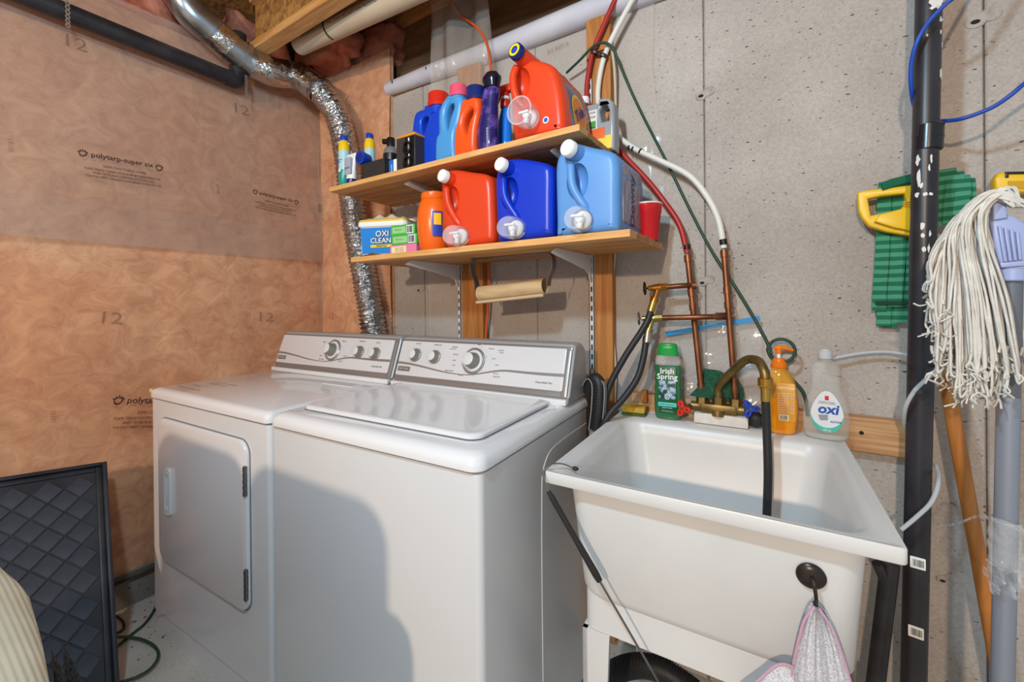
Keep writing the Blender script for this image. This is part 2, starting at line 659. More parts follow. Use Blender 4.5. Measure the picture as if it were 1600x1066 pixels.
def poly_print(parent, u0, v0, u1, v1, sf, full=True):
    a, b = atX(u0, v0, XL + .022), atX(u1, v1, XL + .022)
    d = (b - a)
    up = V((0, 0, 1))
    un = up - d * (up.dot(d) / d.length_squared)
    un.normalize()
    L = d.length
    h = L * .115
    at = lambda s, t: a + d * s - un * (t * L)
    text_fit('polytarp-super six', at(.14, 0), at(.86, 0), up, PRINT, parent, h=L * .095, bold=.012, surf=sf)
    for s, t in ((.02, .0), (.9, .02)):
        p = at(s, t)
        ol = [(-.4, .1), (-.55, .35), (-.3, .3), (-.2, .6), (0, .35), (0, .8), (.2, .4), (.35, .65), (.4, .3), (.62, .4), (.5, .1), (.3, -.3), (0, -.45), (-.3, -.3)]
        il = [(x * .66, z * .60) for x, z in ol]
        q = Geo().loft([[V((x * L * .10, 0, z * L * .10)) for x, z in ol], [V((x * L * .10, 0, z * L * .10)) for x, z in il]], False, False)
        gm = Geo().join(q, frame(p + d.normalized() * L * .03, d, up))
        gm.v = [sf(p_) for p_ in gm.v]
        obj('maple_leaf_mark', gm, PRINT, parent, 0)
    if full:
        text_fit('50000-CAN/CGSB-51.34-M86', at(.26, .135), at(.76, .135), up, PRINT, parent, h=L * .036, surf=sf)
        text_fit('FLAME SPREAD CLASSIFICATION & SMOKE DEVELOPMENT <25', at(.06, .2), at(.94, .2), up, PRINT, parent, h=L * .034, surf=sf)
        text_fit('WHEN TESTED IN ACCORDANCE WITH CAN4-S102.2', at(.14, .252), at(.86, .252), up, PRINT, parent, h=L * .034, surf=sf)
        text_fit('THIS POLY MEETS ORGANIC FLAME SPREAD RATING OF <150', at(.06, .304), at(.94, .304), up, PRINT, parent, h=L * .034, surf=sf)


poly_print(pu, 122, 238, 258, 262, UPS)
poly_print(pu, 393, 300, 466, 317, UPS)
poly_print(pl, 178, 628, 330, 628, LOS)
for par, s, u0, v0, u1, v1, mm in ((pu, '12', 104, 60, 138, 72, PRINTG), (pl, '12', 163, 496, 195, 498, PRINTG), (pl, '12', 408, 495, 430, 496, PRINTG), (pu, '12', 370, 166, 392, 173, PRINTG)):
    text_fit(s, atX(u0, v0, XL + .022), atX(u1, v1, XL + .022), (0, 0, 1), mm, par, h=.045, surf=UPS if par is pu else LOS)
for par, u, v in ((pu, 18, 226), (pu, 339, 296), (pl, 85, 652)):
    p = atX(u, v, XL + .022)
    text_fit('00183', p + V((0, 0, -.022)), p + V((0, 0, .022)), (0, -1, 0), PRINTG, par, surf=UPS if par is pu else LOS)
p = atY(518, 494, YI - .008)
text_fit('12', p - V((.018, 0, 0)), p + V((.02, 0, 0)), (0, 0, 1), PRINTG, pc)

# a black sill gasket under the sheeting
g = Geo()
g.sheet(lambda a, b: (XL - .008 + .016 * b + .004 * math.sin(60 * a), -3.2 + 3.24 * a, .142 - .03 * b * (1 + .4 * math.sin(31 * a)) + .006 * math.sin(23 * a)), 90, 2)
tag(obj('sill_gasket', g, M('black gasket', (38, 36, 36), .7)), 'black plastic strip along the foot of the insulated left wall', 'gasket')

# rim board, sill wood and joist overhead
struct('trim_2', Geo().box((-.5, .2, 2.2), (.2, .26, 2.62)).box((.2, .15, 2.2), (3.4, .19, 2.62)), RIM)
struct('trim_5', Geo().box((-.5, -3.2, 0), (-.46, .2, 2.62)), RIM)
struct('trim_3', Geo().box((.2, .08, 2.2), (3.4, .19, 2.236)), PINEX)
struct('trim_4', Geo().box((.2, .13, 2.575), (3.4, .15, 2.62)), PINEX)
ja = atZ(410, 75, 2.36)
jb = atZ(545, 0, 2.36)
jy = (ja.y + jb.y) / 2
jt = thing('ceiling_joist', 'ceiling joist with a pine flange and strand-board web beside the pale drain pipe', 'joist', (1.5, jy, 2.36))
JP = wood_mat('joist pine', (186, 130, 72), (222, 174, 114))
obj('lower_flange', Geo().box((-1.60, -.032, 0), (1.8, .032, .040), .002, 1), JP, jt)
obj('web', Geo().box((-1.60, -.005, .040), (1.8, .005, .225)), OSB, jt)
obj('upper_flange', Geo().box((-1.60, -.032, .2252), (1.8, .032, .2595), .002, 1), JP, jt)

# loose pink batts stuffed above the walls
def batt(name, c, r, s, label, seed, mat=INSULP):
    rnd = random.Random(seed)
    ph = [rnd.uniform(0, 6) for _ in range(6)]
    g = Geo()
    n, k = 26, 18
    loops = []
    for i in range(k + 1):
        t = -PI / 2 + PI * i / k
        q = max(1e-3, math.cos(t))
        L = []
        for j in range(n):
            a = 2 * PI * j / n
            d = V((q * math.cos(a), q * math.sin(a), math.sin(t)))
            e = 1 + .10 * math.sin(4 * d.x + ph[0] + 3 * d.z) + .09 * math.sin(7 * d.y + ph[1]) + .07 * math.sin(9 * d.z + ph[2] + 5 * d.x) + .05 * math.sin(14 * d.x + ph[3]) * math.sin(11 * d.y + ph[4])
            pw = .6
            d2 = V([math.copysign(abs(x) ** pw, x) for x in d])
            L.append(V(c) + V((d2.x * s[0], d2.y * s[1], d2.z * s[2])) * r * e)
        loops.append(L)
    g.loft(loops)
    return tag(obj(name, g, mat, None, 80), label, 'insulation')


batt('insulation_batt', (-.33, -1.12, 2.50), .18, (.6, .95, .6), 'pink insulation stuffed above the black pipe at the top left corner', 3)
batt('insulation_batt', (-.34, -.68, 2.48), .2, (.55, .85, .65), 'pink insulation between the black pipe and the start of the metal duct', 4)
batt('insulation_batt', (-.35, -.24, 2.49), .18, (.7, .95, .62), 'pink insulation behind the taped joint of the duct', 5)
batt('insulation_batt', (.0, -.02, 2.52), .18, (.95, .55, .5), 'pink insulation around the left end of the pale drain pipe', 6)
batt('insulation_batt', (.22, .135, 2.50), .17, (.95, .4, .62), 'dark pink insulation behind plastic over the end of the concrete wall', 8)

p = atX(502, 325, -.185)
tag(obj('black_staple_strip', Geo().box((-.196, p.y - .012, p.z - .022), (-.188, p.y + .001, p.z + .022), .001, 1), M('black strip', (30, 26, 26), .5)), 'small black strip stapled in the corner of the plastic sheeting', 'strip')

# ------------------------------------------------------------------ dryer and washer
WX, WY, WR = .0062, -.7676, .0517
ENAMEL = M('white enamel', (226, 226, 228), .16, coat=.4)
ENAMEL2 = M('white enamel cabinet', (218, 219, 222), .22, coat=.2)
SILVER = M('satin silver trim', (150, 148, 148), .32, metal=.55)
SILVERD = M('silver end cap', (168, 168, 168), .35, metal=.2)
KNOBSIDE = M('grey knob side', (140, 136, 128), .4, metal=.3)
WHITEP = M('white plastic', (212, 212, 215), .3)
CHROME = M('chrome', (210, 210, 212), .12, metal=1.0)
DARKGAP = M('dark gap', (40, 38, 38), .8)
INK = M('dark print', (70, 66, 68), .6)
BADGE = M('pewter badge', (132, 126, 128), .4, metal=.5)
INKL = M('pale print', (196, 190, 192), .5)


def console(par, W, dials, texts, script):
    B, Cc = V((0, .462, .908)), V((0, .512, 1.048))
    prof = [(.612, .886), (.447, .886), (.449, .900), (.4605, .905), (.513, 1.049), (.518, 1.057), (.530, 1.062), (.575, 1.060), (.600, 1.045), (.612, 1.0)]
    cy, cz = .53, .96
    g = Geo()
    loops = []
    for x, k in ((.0, .90), (.003, .955), (.009, .99), (.018, 1.0), (W - .018, 1.0), (W - .009, .99), (W - .003, .955), (W, .90)):
        loops.append([V((x, cy + (y - cy) * k, max(.886, cz + (z - cz) * k))) for y, z in prof])
    g.loft(loops)
    con = obj('console', g, SILVERD, par, 30)
    FM = frame(B, (1, 0, 0), Cc - B)
    H = (Cc - B).length
    # bottom and right silver bands, white face
    obj('trim_band', Geo().join(plate(.006, W - .006, -.004, .017, .006, -.004, .002, .003), FM), SILVER, con)
    obj('trim_band', Geo().join(plate(W - .028, W - .006, -.004, H - .004, .008, -.0055, .002, .004), FM), SILVER, con)
    obj('trim_band', Geo().join(plate(.006, W - .006, H - .012, H + .004, .004, -.003, .002, .003), FM), SILVER, con)
    obj('face_plate', Geo().join(plate(.010, W - .022, .0145, H - .004, .006, -.007, .001, .003), FM), WHITEP, con)
    g = Geo().box((.003, .443, .8862), (W - .003, .462, .904), .004)
    obj('console_foot', g, ENAMEL, par)
    # wave stripe
    n = 40
    top, bot = [], []
    for i in range(n + 1):
        t = i / n
        if t < .45: v = .34 - .20 * (.5 - .5 * math.cos(PI * t / .45))
        elif t < .72: v = .14 + .22 * (.5 - .5 * math.cos(PI * (t - .45) / .27))
        else: v = .36 - .01 * math.sin((t - .72) / .28 * PI)
        th = .0012 + .0035 * (abs(t - .45) / .55) ** .8
        x = .011 + (W - .034) * t
        z = .020 + v * (H - .03)
        top.append(V((x, -.0076, z + th)))
        bot.append(V((x, -.0076, z - th)))
    obj('wave_stripe', Geo().strip(top, bot, .0008, FM), SILVER, con)
    bd = obj('badge', Geo().join(plate(.020, .078, .030, .047, .003, -.0095, -.006, .001), FM), BADGE, con)
    text('MAYTAG', .0115, INKL, bd, FM @ T(.049, -.0098, .0385))
    text(script, .0085, INK, con, FM @ T(W - .085, -.0075, .036), shear=.35)
    for (x, v, big) in dials:
        k = obj('dial_base' if big else 'knob_base', Geo(), None, con) if False else None
        if big:
            base = obj('dial_ring', Geo().lathe([(.045, 0), (.045, .003), (.041, .0055), (.037, .004), (.037, .003)], 40, FM @ T(x, -.007, v) @ RX(PI / 2)), SILVER, con)
            obj('dial_disc', Geo().lathe([(.0375, 0), (.037, .004), (.028, .0062), (.0, .0064)], 40, FM @ T(x, -.007, v) @ RX(PI / 2)), WHITEP, base)
            kb = obj('knob', Geo().lathe([(.0285, .005), (.0275, .008), (.0225, .036), (.021, .038)], 36, FM @ T(x, -.007, v) @ RX(PI / 2)), KNOBSIDE, base)
            obj('knob_cap', Geo().lathe([(.0212, .037), (.0212, .0388), (.019, .0402), (.0, .0406)], 36, FM @ T(x, -.007, v) @ RX(PI / 2)), WHITEP, kb)
            for a in (20, 65, 110, 165, 200, 235, 280, 320):
                r = .051
                p = FM @ T(x + r * math.cos(math.radians(a)), -.0072, v + r * math.sin(math.radians(a))) @ RY(-math.radians(a))
                obj('tick', Geo().box((-.0018, -.0003, -.0006), (.0018, .0003, .0006), 0, 1, p), INK, con)
        else:
            kb = obj('knob', Geo().lathe([(.0245, 0), (.0245, .004), (.021, .006), (.0185, .024), (.0172, .026)], 32, FM @ T(x, -.007, v) @ RX(PI / 2)), KNOBSIDE, con)
            obj('knob_cap', Geo().lathe([(.0174, .0255), (.0174, .0268), (.0155, .0282), (.0, .0286)], 32, FM @ T(x, -.007, v) @ RX(PI / 2)), WHITEP, kb)
            for a in (25, 65, 115, 155):
                r = .029
                p = FM @ T(x + r * math.cos(math.radians(a)), -.0072, v + r * math.sin(math.radians(a))) @ RY(-math.radians(a))
                obj('tick', Geo().box((-.0012, -.0003, -.0004), (.0012, .0003, .0004), 0, 1, p), INK, con)
    for s, x, v, sz in texts:
        text(s, sz, INK, con, FM @ T(x, -.0074, v))
    return con


def soft_slab(x0, x1, y0, y1, z0, z1, r, e):
    g = Geo()
    g.loft([rrect(x0 + e * .2, x1 - e * .2, y0 + e * .2, y1 - e * .2, r, z0, 6), rrect(x0, x1, y0, y1, r, z0 + .003, 6), rrect(x0, x1, y0, y1, r, z1 - e, 6),
            rrect(x0 + e * .12, x1 - e * .12, y0 + e * .12, y1 - e * .12, r, z1 - e * .55, 6),
            rrect(x0 + e * .4, x1 - e * .4, y0 + e * .4, y1 - e * .4, r, z1 - e * .2, 6),
            rrect(x0 + e, x1 - e, y0 + e, y1 - e, r * .8, z1, 6)])
    return g


WD = .748
dry = thing('dryer', 'white clothes dryer with a front door, nearest the insulated wall', 'dryer', (WX, WY, 0), WR)
obj('cabinet', Geo().loft([rrect(0, WD, 0, .64, .014, .074, 5), rrect(0, WD, 0, .64, .014, .847, 5)]), ENAMEL2, dry)
obj('kick_panel', Geo().loft([rrect(.002, WD - .002, .005, .63, .012, 0.0, 5), rrect(.002, WD - .002, .005, .63, .012, .0705, 5)]), ENAMEL2, dry)
obj('top', soft_slab(-.002, WD + .001, -.006, .642, .8505, .886, .02, .02), ENAMEL, dry)
door = obj('door', plate(.078, .650, .286, .789, .042, -.012, .001, .006, 8), ENAMEL2, dry)
obj('door_shadow_line', ringplate(.0745, .6535, .2825, .7925, .045, .006, -.0022, .001, 8), M('painted door shadow line', (120, 120, 124), .5), dry)  # grey ring stands in for the shadow line round the door
h = obj('door_handle', ringplate(.143, .184, .462, .622, .010, .008, -.019, -.011, 5), WHITEP, door)
obj('handle_grip', Geo().box((.152, -.016, .474), (.164, -.0125, .610), .002), M('painted grip shade', (206, 208, 210), .4), h)  # greyer plastic paints in the shade of the handle recess
for z in (.596, .468):
    obj('handle_clip', Geo().box((.149, -.0185, z), (.178, -.0125, z + .02), .003), WHITEP, h)
for z0, z1 in ((.633, .72), (.33, .42)):
    hg = Geo().cyl((.6465, -.013, z0), (.6465, -.013, z1), .0052, 12)
    for k in range(5):
        zz = z0 + (z1 - z0) * (k + .08) / 5
        hg.cyl((.6465, -.013, zz), (.6465, -.013, zz + (z1 - z0) / 7), .0062, 12)
    obj('hinge', hg, M('steel hinge', (120, 120, 124), .3, metal=.9), door)
console(dry, WD, [(.385, .088, True), (.548, .088, False), (.640, .086, False)],
        [('TIMED DRY', .44, .128, .0055), ('NORMAL', .315, .120, .005), ('HEAVY', .318, .060, .005), ('AIR FLUFF', .47, .066, .005), ('TEMPERATURE', .548, .132, .0055), ('DRYNESS', .640, .130, .0055), ('EASY CARE', .325, .045, .006), ('DELICATE', .45, .044, .006)], 'Dependable Plus')
obj('lint_lid', Geo().loft([rrect(.50, .668, .345, .420, .006, .886, 4), rrect(.502, .666, .347, .418, .006, .8885, 4)]), ENAMEL, dry)
for i, (s, x, y, w) in enumerate((('IMPORTANT', .075, .10, .10), ('Clean lint screen before each load', .06, .06, .14), ('WARNING: Fire Hazard', .10, .145, .14), ('Keep area clear of combustibles', .10, .168, .16))):
    fm = Matrix(((1, 0, 0, x), (0, 0, 1, y), (0, -1, 0, .8866), (0, 0, 0, 1)))
    g = text_geo(s, .012, align='LEFT')
    obj('warning_print', Geo().add([V((x + p.x, y + p.z, .8864)) for p in g.v], g.f), M('warning print', (120, 74, 66), .6), dry, 0)
obj('top_chip', Geo().box((-.0022, -.0063, .868), (.012, .004, .8835), .004), M('yellowed enamel', (214, 190, 142), .4), dry)

wash = thing('washing_machine', 'white top-loading washing machine beside the laundry tub', 'washer',
             (WX + .757 * math.cos(WR), WY + .757 * math.sin(WR), 0), WR)
WW = .705
obj('cabinet', Geo().loft([rrect(0, WW, 0, .615, .016, .02, 6), rrect(0, WW, 0, .615, .016, .847, 6)]), ENAMEL2, wash)
for x in (.06, WW - .06):
    for y in (.06, .55):
        obj('foot', Geo().cyl((x, y, 0), (x, y, .03), .02, 14), DARKGAP, wash)
obj('top', soft_slab(-.002, WW + .004, -.008, .63, .8505, .888, .03, .026), ENAMEL, wash)
lid = Geo()
x0, x1, y0, y1 = .045, .657, .060, .440
lid.loft([rrect(x0 + .004, x1 - .004, y0 + .004, y1, .03, .8885, 8), rrect(x0, x1, y0, y1, .034, .891, 8), rrect(x0, x1, y0, y1, .034, .898, 8),
          rrect(x0 + .003, x1 - .003, y0 + .003, y1 - .003, .032, .9005, 8), rrect(x0 + .012, x1 - .012, y0 + .012, y1 - .006, .026, .902, 8),
          rrect(x0 + .022, x1 - .022, y0 + .022, y1 - .010, .02, .9, 8)])
obj('lid', lid, ENAMEL, wash)
obj('lid_shadow_gap', Geo().loft([rrect(x0 - .004, x1 + .004, y0 - .004, y1 + .003, .036, .888, 8), rrect(x0 - .004, x1 + .004, y0 - .004, y1 + .003, .036, .8887, 8)]), M('painted lid gap shade', (150, 150, 156), .4), wash)  # grey sheet stands in for the shade under the lid edge
# pressed line on the side panel
pts = []
for y, z in ((.60, .80), (.36, .80), (.30, .78), (.275, .72), (.272, .10)):
    pts.append((WW + .0005, y, z))
obj('pressed_line', Geo().tube(pts, .0012, 6, 5), ENAMEL2, wash)
console(wash, WW, [(.092, .092, False), (.183, .090, False), (.352, .086, True)],
        [('LOAD SIZE', .092, .135, .0055), ('TEMPERATURE', .185, .134, .0055), ('NORMAL', .262, .130, .006), ('for regular fabrics', .255, .123, .0042), ('REGULAR', .414, .131, .005), ('CASUAL', .452, .127, .006), ('for blends', .455, .12, .0042),
         ('REGULAR', .272, .104, .005), ('SUPER', .27, .083, .005), ('LIGHT', .272, .066, .005), ('HAND WASH', .257, .046, .006), ('REGULAR', .31, .034, .005), ('DELICATE', .452, .040, .006), ('LIGHT', .43, .098, .005), ('STAIN', .445, .078, .005), ('SOAK', .362, .142, .005), ('REGULAR', .446, .05, .0045)], 'Dependable Plus')

# ------------------------------------------------------------------ laundry tub
TX, TY, TR = 1.5409, -.5663, .0382
TM = T(TX, TY, 0) @ RZ(TR)
TI = TM.inverted()
TN = V((-math.sin(TR), math.cos(TR), 0))


def atT(u, v, ly):
    """point on the tub's own plane y = ly, in tub coordinates"""
    return TI @ atp(u, v, V((TX, TY, 0)) + TN * ly, TN)


def tub_thing(name, label, cat, p, rot=0.0, group=None):
    q = TM @ V(p)
    return thing(name, label, cat, q, TR + rot, group)


TUBM = M('white moulded plastic', (212, 211, 210), .34, rgb2=(220, 219, 218), nscale=5, bump=.05, bscale=160, bdist=.0006)
tub = thing('laundry_tub', 'white plastic laundry tub on legs between the washer and the black pipe', 'laundry tub', (TX, TY, 0), TR)
ZR = .8305
g = Geo()
R6 = lambda x0, x1, y0, y1, r, z: rrect(x0, x1, y0, y1, r, z, 7)
g.loft([R6(.078, .508, .062, .500, .05, .556), R6(.066, .520, .046, .512, .05, .564), R6(.060, .527, .037, .518, .045, .584),
        R6(.040, .540, .031, .540, .04, .770), R6(.036, .544, .030, .545, .04, .806),
        R6(.001, .577, .001, .599, .008, .806), R6(.0, .578, .0, .600, .008, .808), R6(.0, .578, .0, .600, .008, .828), R6(.0012, .5768, .0012, .5988, .008, ZR),
        R6(.006, .572, .005, .596, .010, ZR), R6(.0075, .5705, .0065, .5945, .012, .8285), R6(.014, .562, .012, .592, .02, .8285),
        R6(.030, .550, .022, .495, .05, .827), R6(.040, .541, .032, .488, .05, .820), R6(.050, .532, .040, .482, .05, .79),
        R6(.075, .508, .058, .462, .05, .61), R6(.090, .494, .065, .448, .05, .59), R6(.14, .44, .12, .40, .05, .582)])
obj('basin', g, TUBM, tub, 50)
# skirt under the basin and four tapering legs
sk = Geo()
o_ = lambda z, e=0: R6(.0675 + e, .5185 - e, .044 + e, .510 - e, .03, z)
sk.loft([o_(.572), o_(.500), o_(.500, .006), o_(.572, .006), o_(.572)], False, False)
obj('skirt', sk, TUBM, tub)
for sx, sy in ((0, 0), (1, 0), (0, 1), (1, 1)):
    x = .0675 if sx == 0 else .5185
    y = .0405 if sy == 0 else .5105
    dx, dy = (1, -1)[sx], (1, -1)[sy]
    g = Geo()
    for ax in (0, 1):
        loops = []
        for z, w in ((.499, .058), (.25, .046), (0.0, .036)):
            ex, ey = (w, .010) if ax == 0 else (.010, w)
            loops.append([V((x, y, z)), V((x + dx * ex, y, z)), V((x + dx * ex, y + dy * ey, z)), V((x, y + dy * ey, z))])
        g.loft(loops)
    obj('leg', g, TUBM, tub, 20)
obj('drain', Geo().lathe([(.028, .583), (.030, .586), (.022, .5865), (.018, .584)], 20, T(.29, .26, 0)), CHROME, tub)

# faucet on the back ledge
BRASS = M('old brass', (140, 118, 70), .42, metal=.8, rgb2=(104, 84, 48), nscale=30, lo=.4, hi=.7, bump=.15)
BRASSY = M('bright brass', (196, 146, 62), .25, metal=.9)
RUBBER = M('black rubber', (38, 38, 40), .5)
fy = .555
fa = thing('faucet', 'brass two-handle faucet with a bent spout on the tub ledge', 'faucet', TM @ V((.289, fy, ZR)), TR)
F0 = T(-.289, -fy, -ZR)
pL, pR = atT(1080, 634, fy), atT(1168, 641, fy)
fz = (pL.z + pR.z) / 2
g = Geo()
g.box((pL.x + .01, fy - .022, ZR + .0005), (pR.x + .002, fy + .022, fz - .016), .003, 2, F0)
obj('faucet_block', g, M('chipped white paint', (226, 220, 212), .6, rgb2=(214, 206, 198), nscale=40, bump=.3), fa)
g = Geo()
g.cyl((pL.x, fy, fz), (pR.x, fy, fz), .0135, 16, None, F0)
g.box((pL.x + .025, fy - .017, fz - .016), (pR.x - .025, fy + .017, fz + .012), .006, 2, F0)
mx = (pL.x + pR.x) / 2
g.cyl((mx, fy, fz), (mx, fy, fz + .032), .017, 6, None, F0)
g.cyl((mx, fy, fz + .032), (mx, fy, fz + .045), .013, 16, None, F0)
for x in (pL.x + .03, pR.x - .03):
    g.cyl((x, fy, fz), (x, fy + .002, fz + .03), .016, 6, None, F0)
g.cyl((mx, fy - .018, fz - .004), (mx, fy - .020, fz - .02), .016, 16, None, F0)
obj('valve_body', g, BRASS, fa)
g = Geo()
sp = [V((mx, fy, fz + .03)), V((mx + .002, fy - .004, fz + .062))]
for u, v, y in ((1147, 578, .52), (1166, 563, .48), (1184, 564, .44), (1194, 580, .415), (1196, 594, .41)):
    sp.append(atT(u, v, y))
g.tube(sp, .0115, 14, 8, F0)
obj('spout', g, BRASS, fa)
pe = sp[-1]
g = Geo().cyl(pe + V((0, 0, .006)), pe - V((0, 0, .016)), .0165, 16, None, F0, .002)
g.cyl(pe - V((0, 0, .016)), pe - V((0, 0, .022)), .0125, 12, None, F0)
obj('hose_coupling', g, BRASSY, fa)


def tri_handle(name, c, nrm, mat, label):
    q = V(nrm).normalized().to_track_quat('Z', 'Y').to_matrix().to_4x4()
    q.translation = c
    ol = []
    for k in range(36):
        a = 2 * PI * k / 36
        ol.append(((.0175 + .0085 * math.cos(3 * a)) * math.cos(a), (.0175 + .0085 * math.cos(3 * a)) * math.sin(a)))
    holes = [[(.0145 * math.cos(2 * PI * k / 3) + .0032 * math.cos(2 * PI * j / 10), .0145 * math.sin(2 * PI * k / 3) + .0032 * math.sin(2 * PI * j / 10)) for j in range(10)] for k in range(3)]
    gg = cutout([ol] + holes, .011, .0022, 2)
    h = Geo().join(gg, q @ RX(PI / 2))
    o = obj(name, Geo().join(h, F0), mat, fa, 50, label)
    obj('handle_screw', Geo().cyl((0, 0, -.014), (0, 0, .0062), .0042, 10, None, F0 @ q), BRASS, o)
    return o


tri_handle('tap_handle', atT(1067, 639, fy - .035), (-.45, -.9, .1), M('red handle plastic', (214, 52, 34), .3), 'red lobed tap handle')
tri_handle('tap_handle', atT(1172, 639, fy - .035), (.45, -.9, .1), M('blue handle plastic', (32, 66, 172), .3), 'blue lobed tap handle')
obj('valve_stem', Geo().cyl((pL.x + .004, fy, fz), atT(1069, 639, fy - .032), .008, 12, None, F0), BRASS, fa)
obj('valve_stem', Geo().cyl((pR.x - .004, fy, fz), atT(1170, 640, fy - .032), .008, 12, None, F0), BRASS, fa)

# hose hanging from the spout into the tub
hs = thing('faucet_hose', 'short black rubber hose hanging from the brass spout into the tub', 'hose', TM @ V((pe.x, pe.y, .62)), TR)
H0 = T(-pe.x, -pe.y, -.62)
e1 = pe - V((0, 0, .022))
g = Geo().cyl(e1, e1 - V((0, 0, .03)), .0105, 14, None, H0)
obj('ferrule', g, M('brass ferrule', (200, 160, 80), .28, metal=.9), hs)
g = Geo().tube([e1 - V((0, 0, .028)), e1 - V((-.002, 0, .10)), atT(1200, 740, .40), atT(1198, 811, .40)], .0098, 14, 6, H0)
obj('hose_tube', g, RUBBER, hs)

# black stopper behind the faucet right valve and black strip under it
g = Geo().sphere((0, 0, .023), .023, 18, 12, (1, .7, 1))
o = obj('rubber_stopper', g, RUBBER)
o.location = TM @ V((pR.x + .018, fy + .005, ZR + .001))
tag(o, 'round black rubber stopper behind the blue tap handle', 'stopper')

# ---- bottles on the ledge
CLEAR = M('clear plastic', (236, 240, 238), .04, alpha=.22, spec=.8)
GREENC = M('green cap', (22, 150, 62), .3)
GLIQ = M('green gel bottle', (54, 112, 70), .12, alpha=.92, coat=.3)
LABG = M('green label', (14, 92, 56), .35)
WHT = M('white print', (240, 240, 238), .5)
AQUA = M('aqua label', (96, 206, 204), .4)
MOSS = M('stone pattern label', (20, 66, 58), .5, rgb2=(170, 196, 220), nscale=60, lo=.44, hi=.56)


def flat_bottle(widths, depth, n=22):
    """lofted bottle, widths = [(z, halfwidth)], elliptical-rect cross section"""
    loops = []
    for z, w in widths:
        d = min(depth, w * 1.02) if w < depth else depth
        L = []
        for j in range(n):
            a = 2 * PI * j / n
            c, s = math.cos(a), math.sin(a)
            e = .62
            L.append(V((math.copysign(abs(c) ** e, c) * w, math.copysign(abs(s) ** e, s) * d, z)))
        loops.append(L)
    return Geo().loft(loops)


a, b = atT(1022, 652, .555), atT(1068, 657, .555)
gx = (a.x + b.x) / 2
gb = tub_thing('body_wash_bottle', 'green body wash bottle with a bright green cap on the tub ledge', 'bottle', (gx, .553, ZR + .0005), .05)
hw = .042
obj('bottle_body', flat_bottle([(0, .034), (.006, .038), (.03, .040), (.06, .041), (.075, .038), (.09, .040), (.105, .037), (.12, .040), (.134, .037), (.15, .039), (.162, .037)], .019), GLIQ, gb)
obj('bottle_shoulder', flat_bottle([(.1622, .037), (.18, .0375), (.188, .034), (.191, .028)], .0185), CLEAR, gb)
cp = obj('cap', flat_bottle([(.1915, .031), (.205, .0305), (.222, .0265), (.226, .024), (.227, .018)], .018), GREENC, gb)
obj('cap_flap', Geo().box((-.012, -.0195, .211), (.014, -.0165, .220), .002), M('light green cap flap', (70, 180, 90), .3), cp)
lb = obj('label', plate(-.026, .026, .018, .158, .003, -.0208, -.0185, .0006), LABG, gb)
obj('label_picture', plate(-.024, .024, .062, .116, .003, -.0214, -.0206, .0002), MOSS, lb)
obj('label_band', plate(-.026, .026, .038, .050, .001, -.0214, -.0206, .0002), AQUA, lb)
text('Irish\nSpring', .0235, WHT, lb, T(0, -.0216, .136), bold=.02, linespace=.72)
text('MOISTURE BLAST', .0055, LABG, lb, T(0, -.0217, .044))
text('BODY WASH', .0048, WHT, lb, T(0, -.0216, .034))
text('18 FL OZ (532 mL)', .004, WHT, lb, T(0, -.0216, .024))
obj('label_badge', Geo().join(cutout([[(.0075 * math.cos(k * PI / 8), .009 * math.sin(k * PI / 8)) for k in range(16)], [(.006 * math.cos(k * PI / 8), .0075 * math.sin(k * PI / 8)) for k in range(16)]], .0004), T(0, -.0217, .068)), WHT, lb, 0)

a, b = atT(1186, 676, .555), atT(1248, 678, .555)
ox = (a.x + b.x) / 2
SOAP = M('orange liquid soap', (240, 150, 18), .1, alpha=.95, coat=.4)
SOAPC = M('amber clear plastic', (244, 176, 52), .06, alpha=.55)
ORP = M('orange pump plastic', (238, 122, 22), .3)
ob = tub_thing('soap_pump_bottle', 'amber hand soap bottle with an orange pump behind the black hose', 'bottle', (ox + .002, .556, ZR + .0005), -.05)
obj('soap_fill', flat_bottle([(0, .032), (.004, .0375), (.03, .041), (.048, .0425), (.052, .0435), (.094, .0425)], .023), SOAP, ob)
obj('bottle_body', flat_bottle([(.0942, .0425), (.12, .040), (.14, .036), (.158, .028), (.168, .018), (.172, .0155)], .0225), SOAPC, ob)
cp = obj('pump_collar', Geo().lathe([(.018, .172), (.0195, .174), (.0195, .186), (.015, .190), (.014, .198), (.008, .200)], 24), ORP, ob)
obj('pump_stem', Geo().cyl((0, 0, .199), (0, 0, .212), .0048, 12), WHT, cp)
g = Geo().cyl((0, 0, .211), (0, 0, .224), .007, 14)
g.tube([(-.012, 0, .224), (0, 0, .227), (.018, .004, .226), (.034, .008, .221)], [.004, .0065, .006, .0045], 10, 5)
obj('pump_head', g, ORP, cp)
obj('dip_tube', Geo().cyl((0, 0, .02), (0, 0, .171), .004, 8), M('amber tube', (250, 200, 60), .3), ob)
lb = obj('label', plate(-.004, .037, .034, .135, .003, -.0245, -.0232, .0004), M('clear amber label', (248, 184, 70), .3, alpha=.5), ob)
text('SOFTSOAP', .0085, WHT, lb, T(.016, -.0248, .122))
for i in range(9):
    text('liquid hand soap  savon'[i % 3:], .0042, WHT, lb, T(.016, -.0248, .108 - i * .0062))
obj('barcode_patch', plate(.0, .022, .036, .052, .001, -.0252, -.0244, .0002), M('barcode white', (240, 226, 200), .5), lb)
obj('barcode', Geo().join(barcode(.018, .012, 12, 3), T(.011, -.0254, .044)), INK, lb)

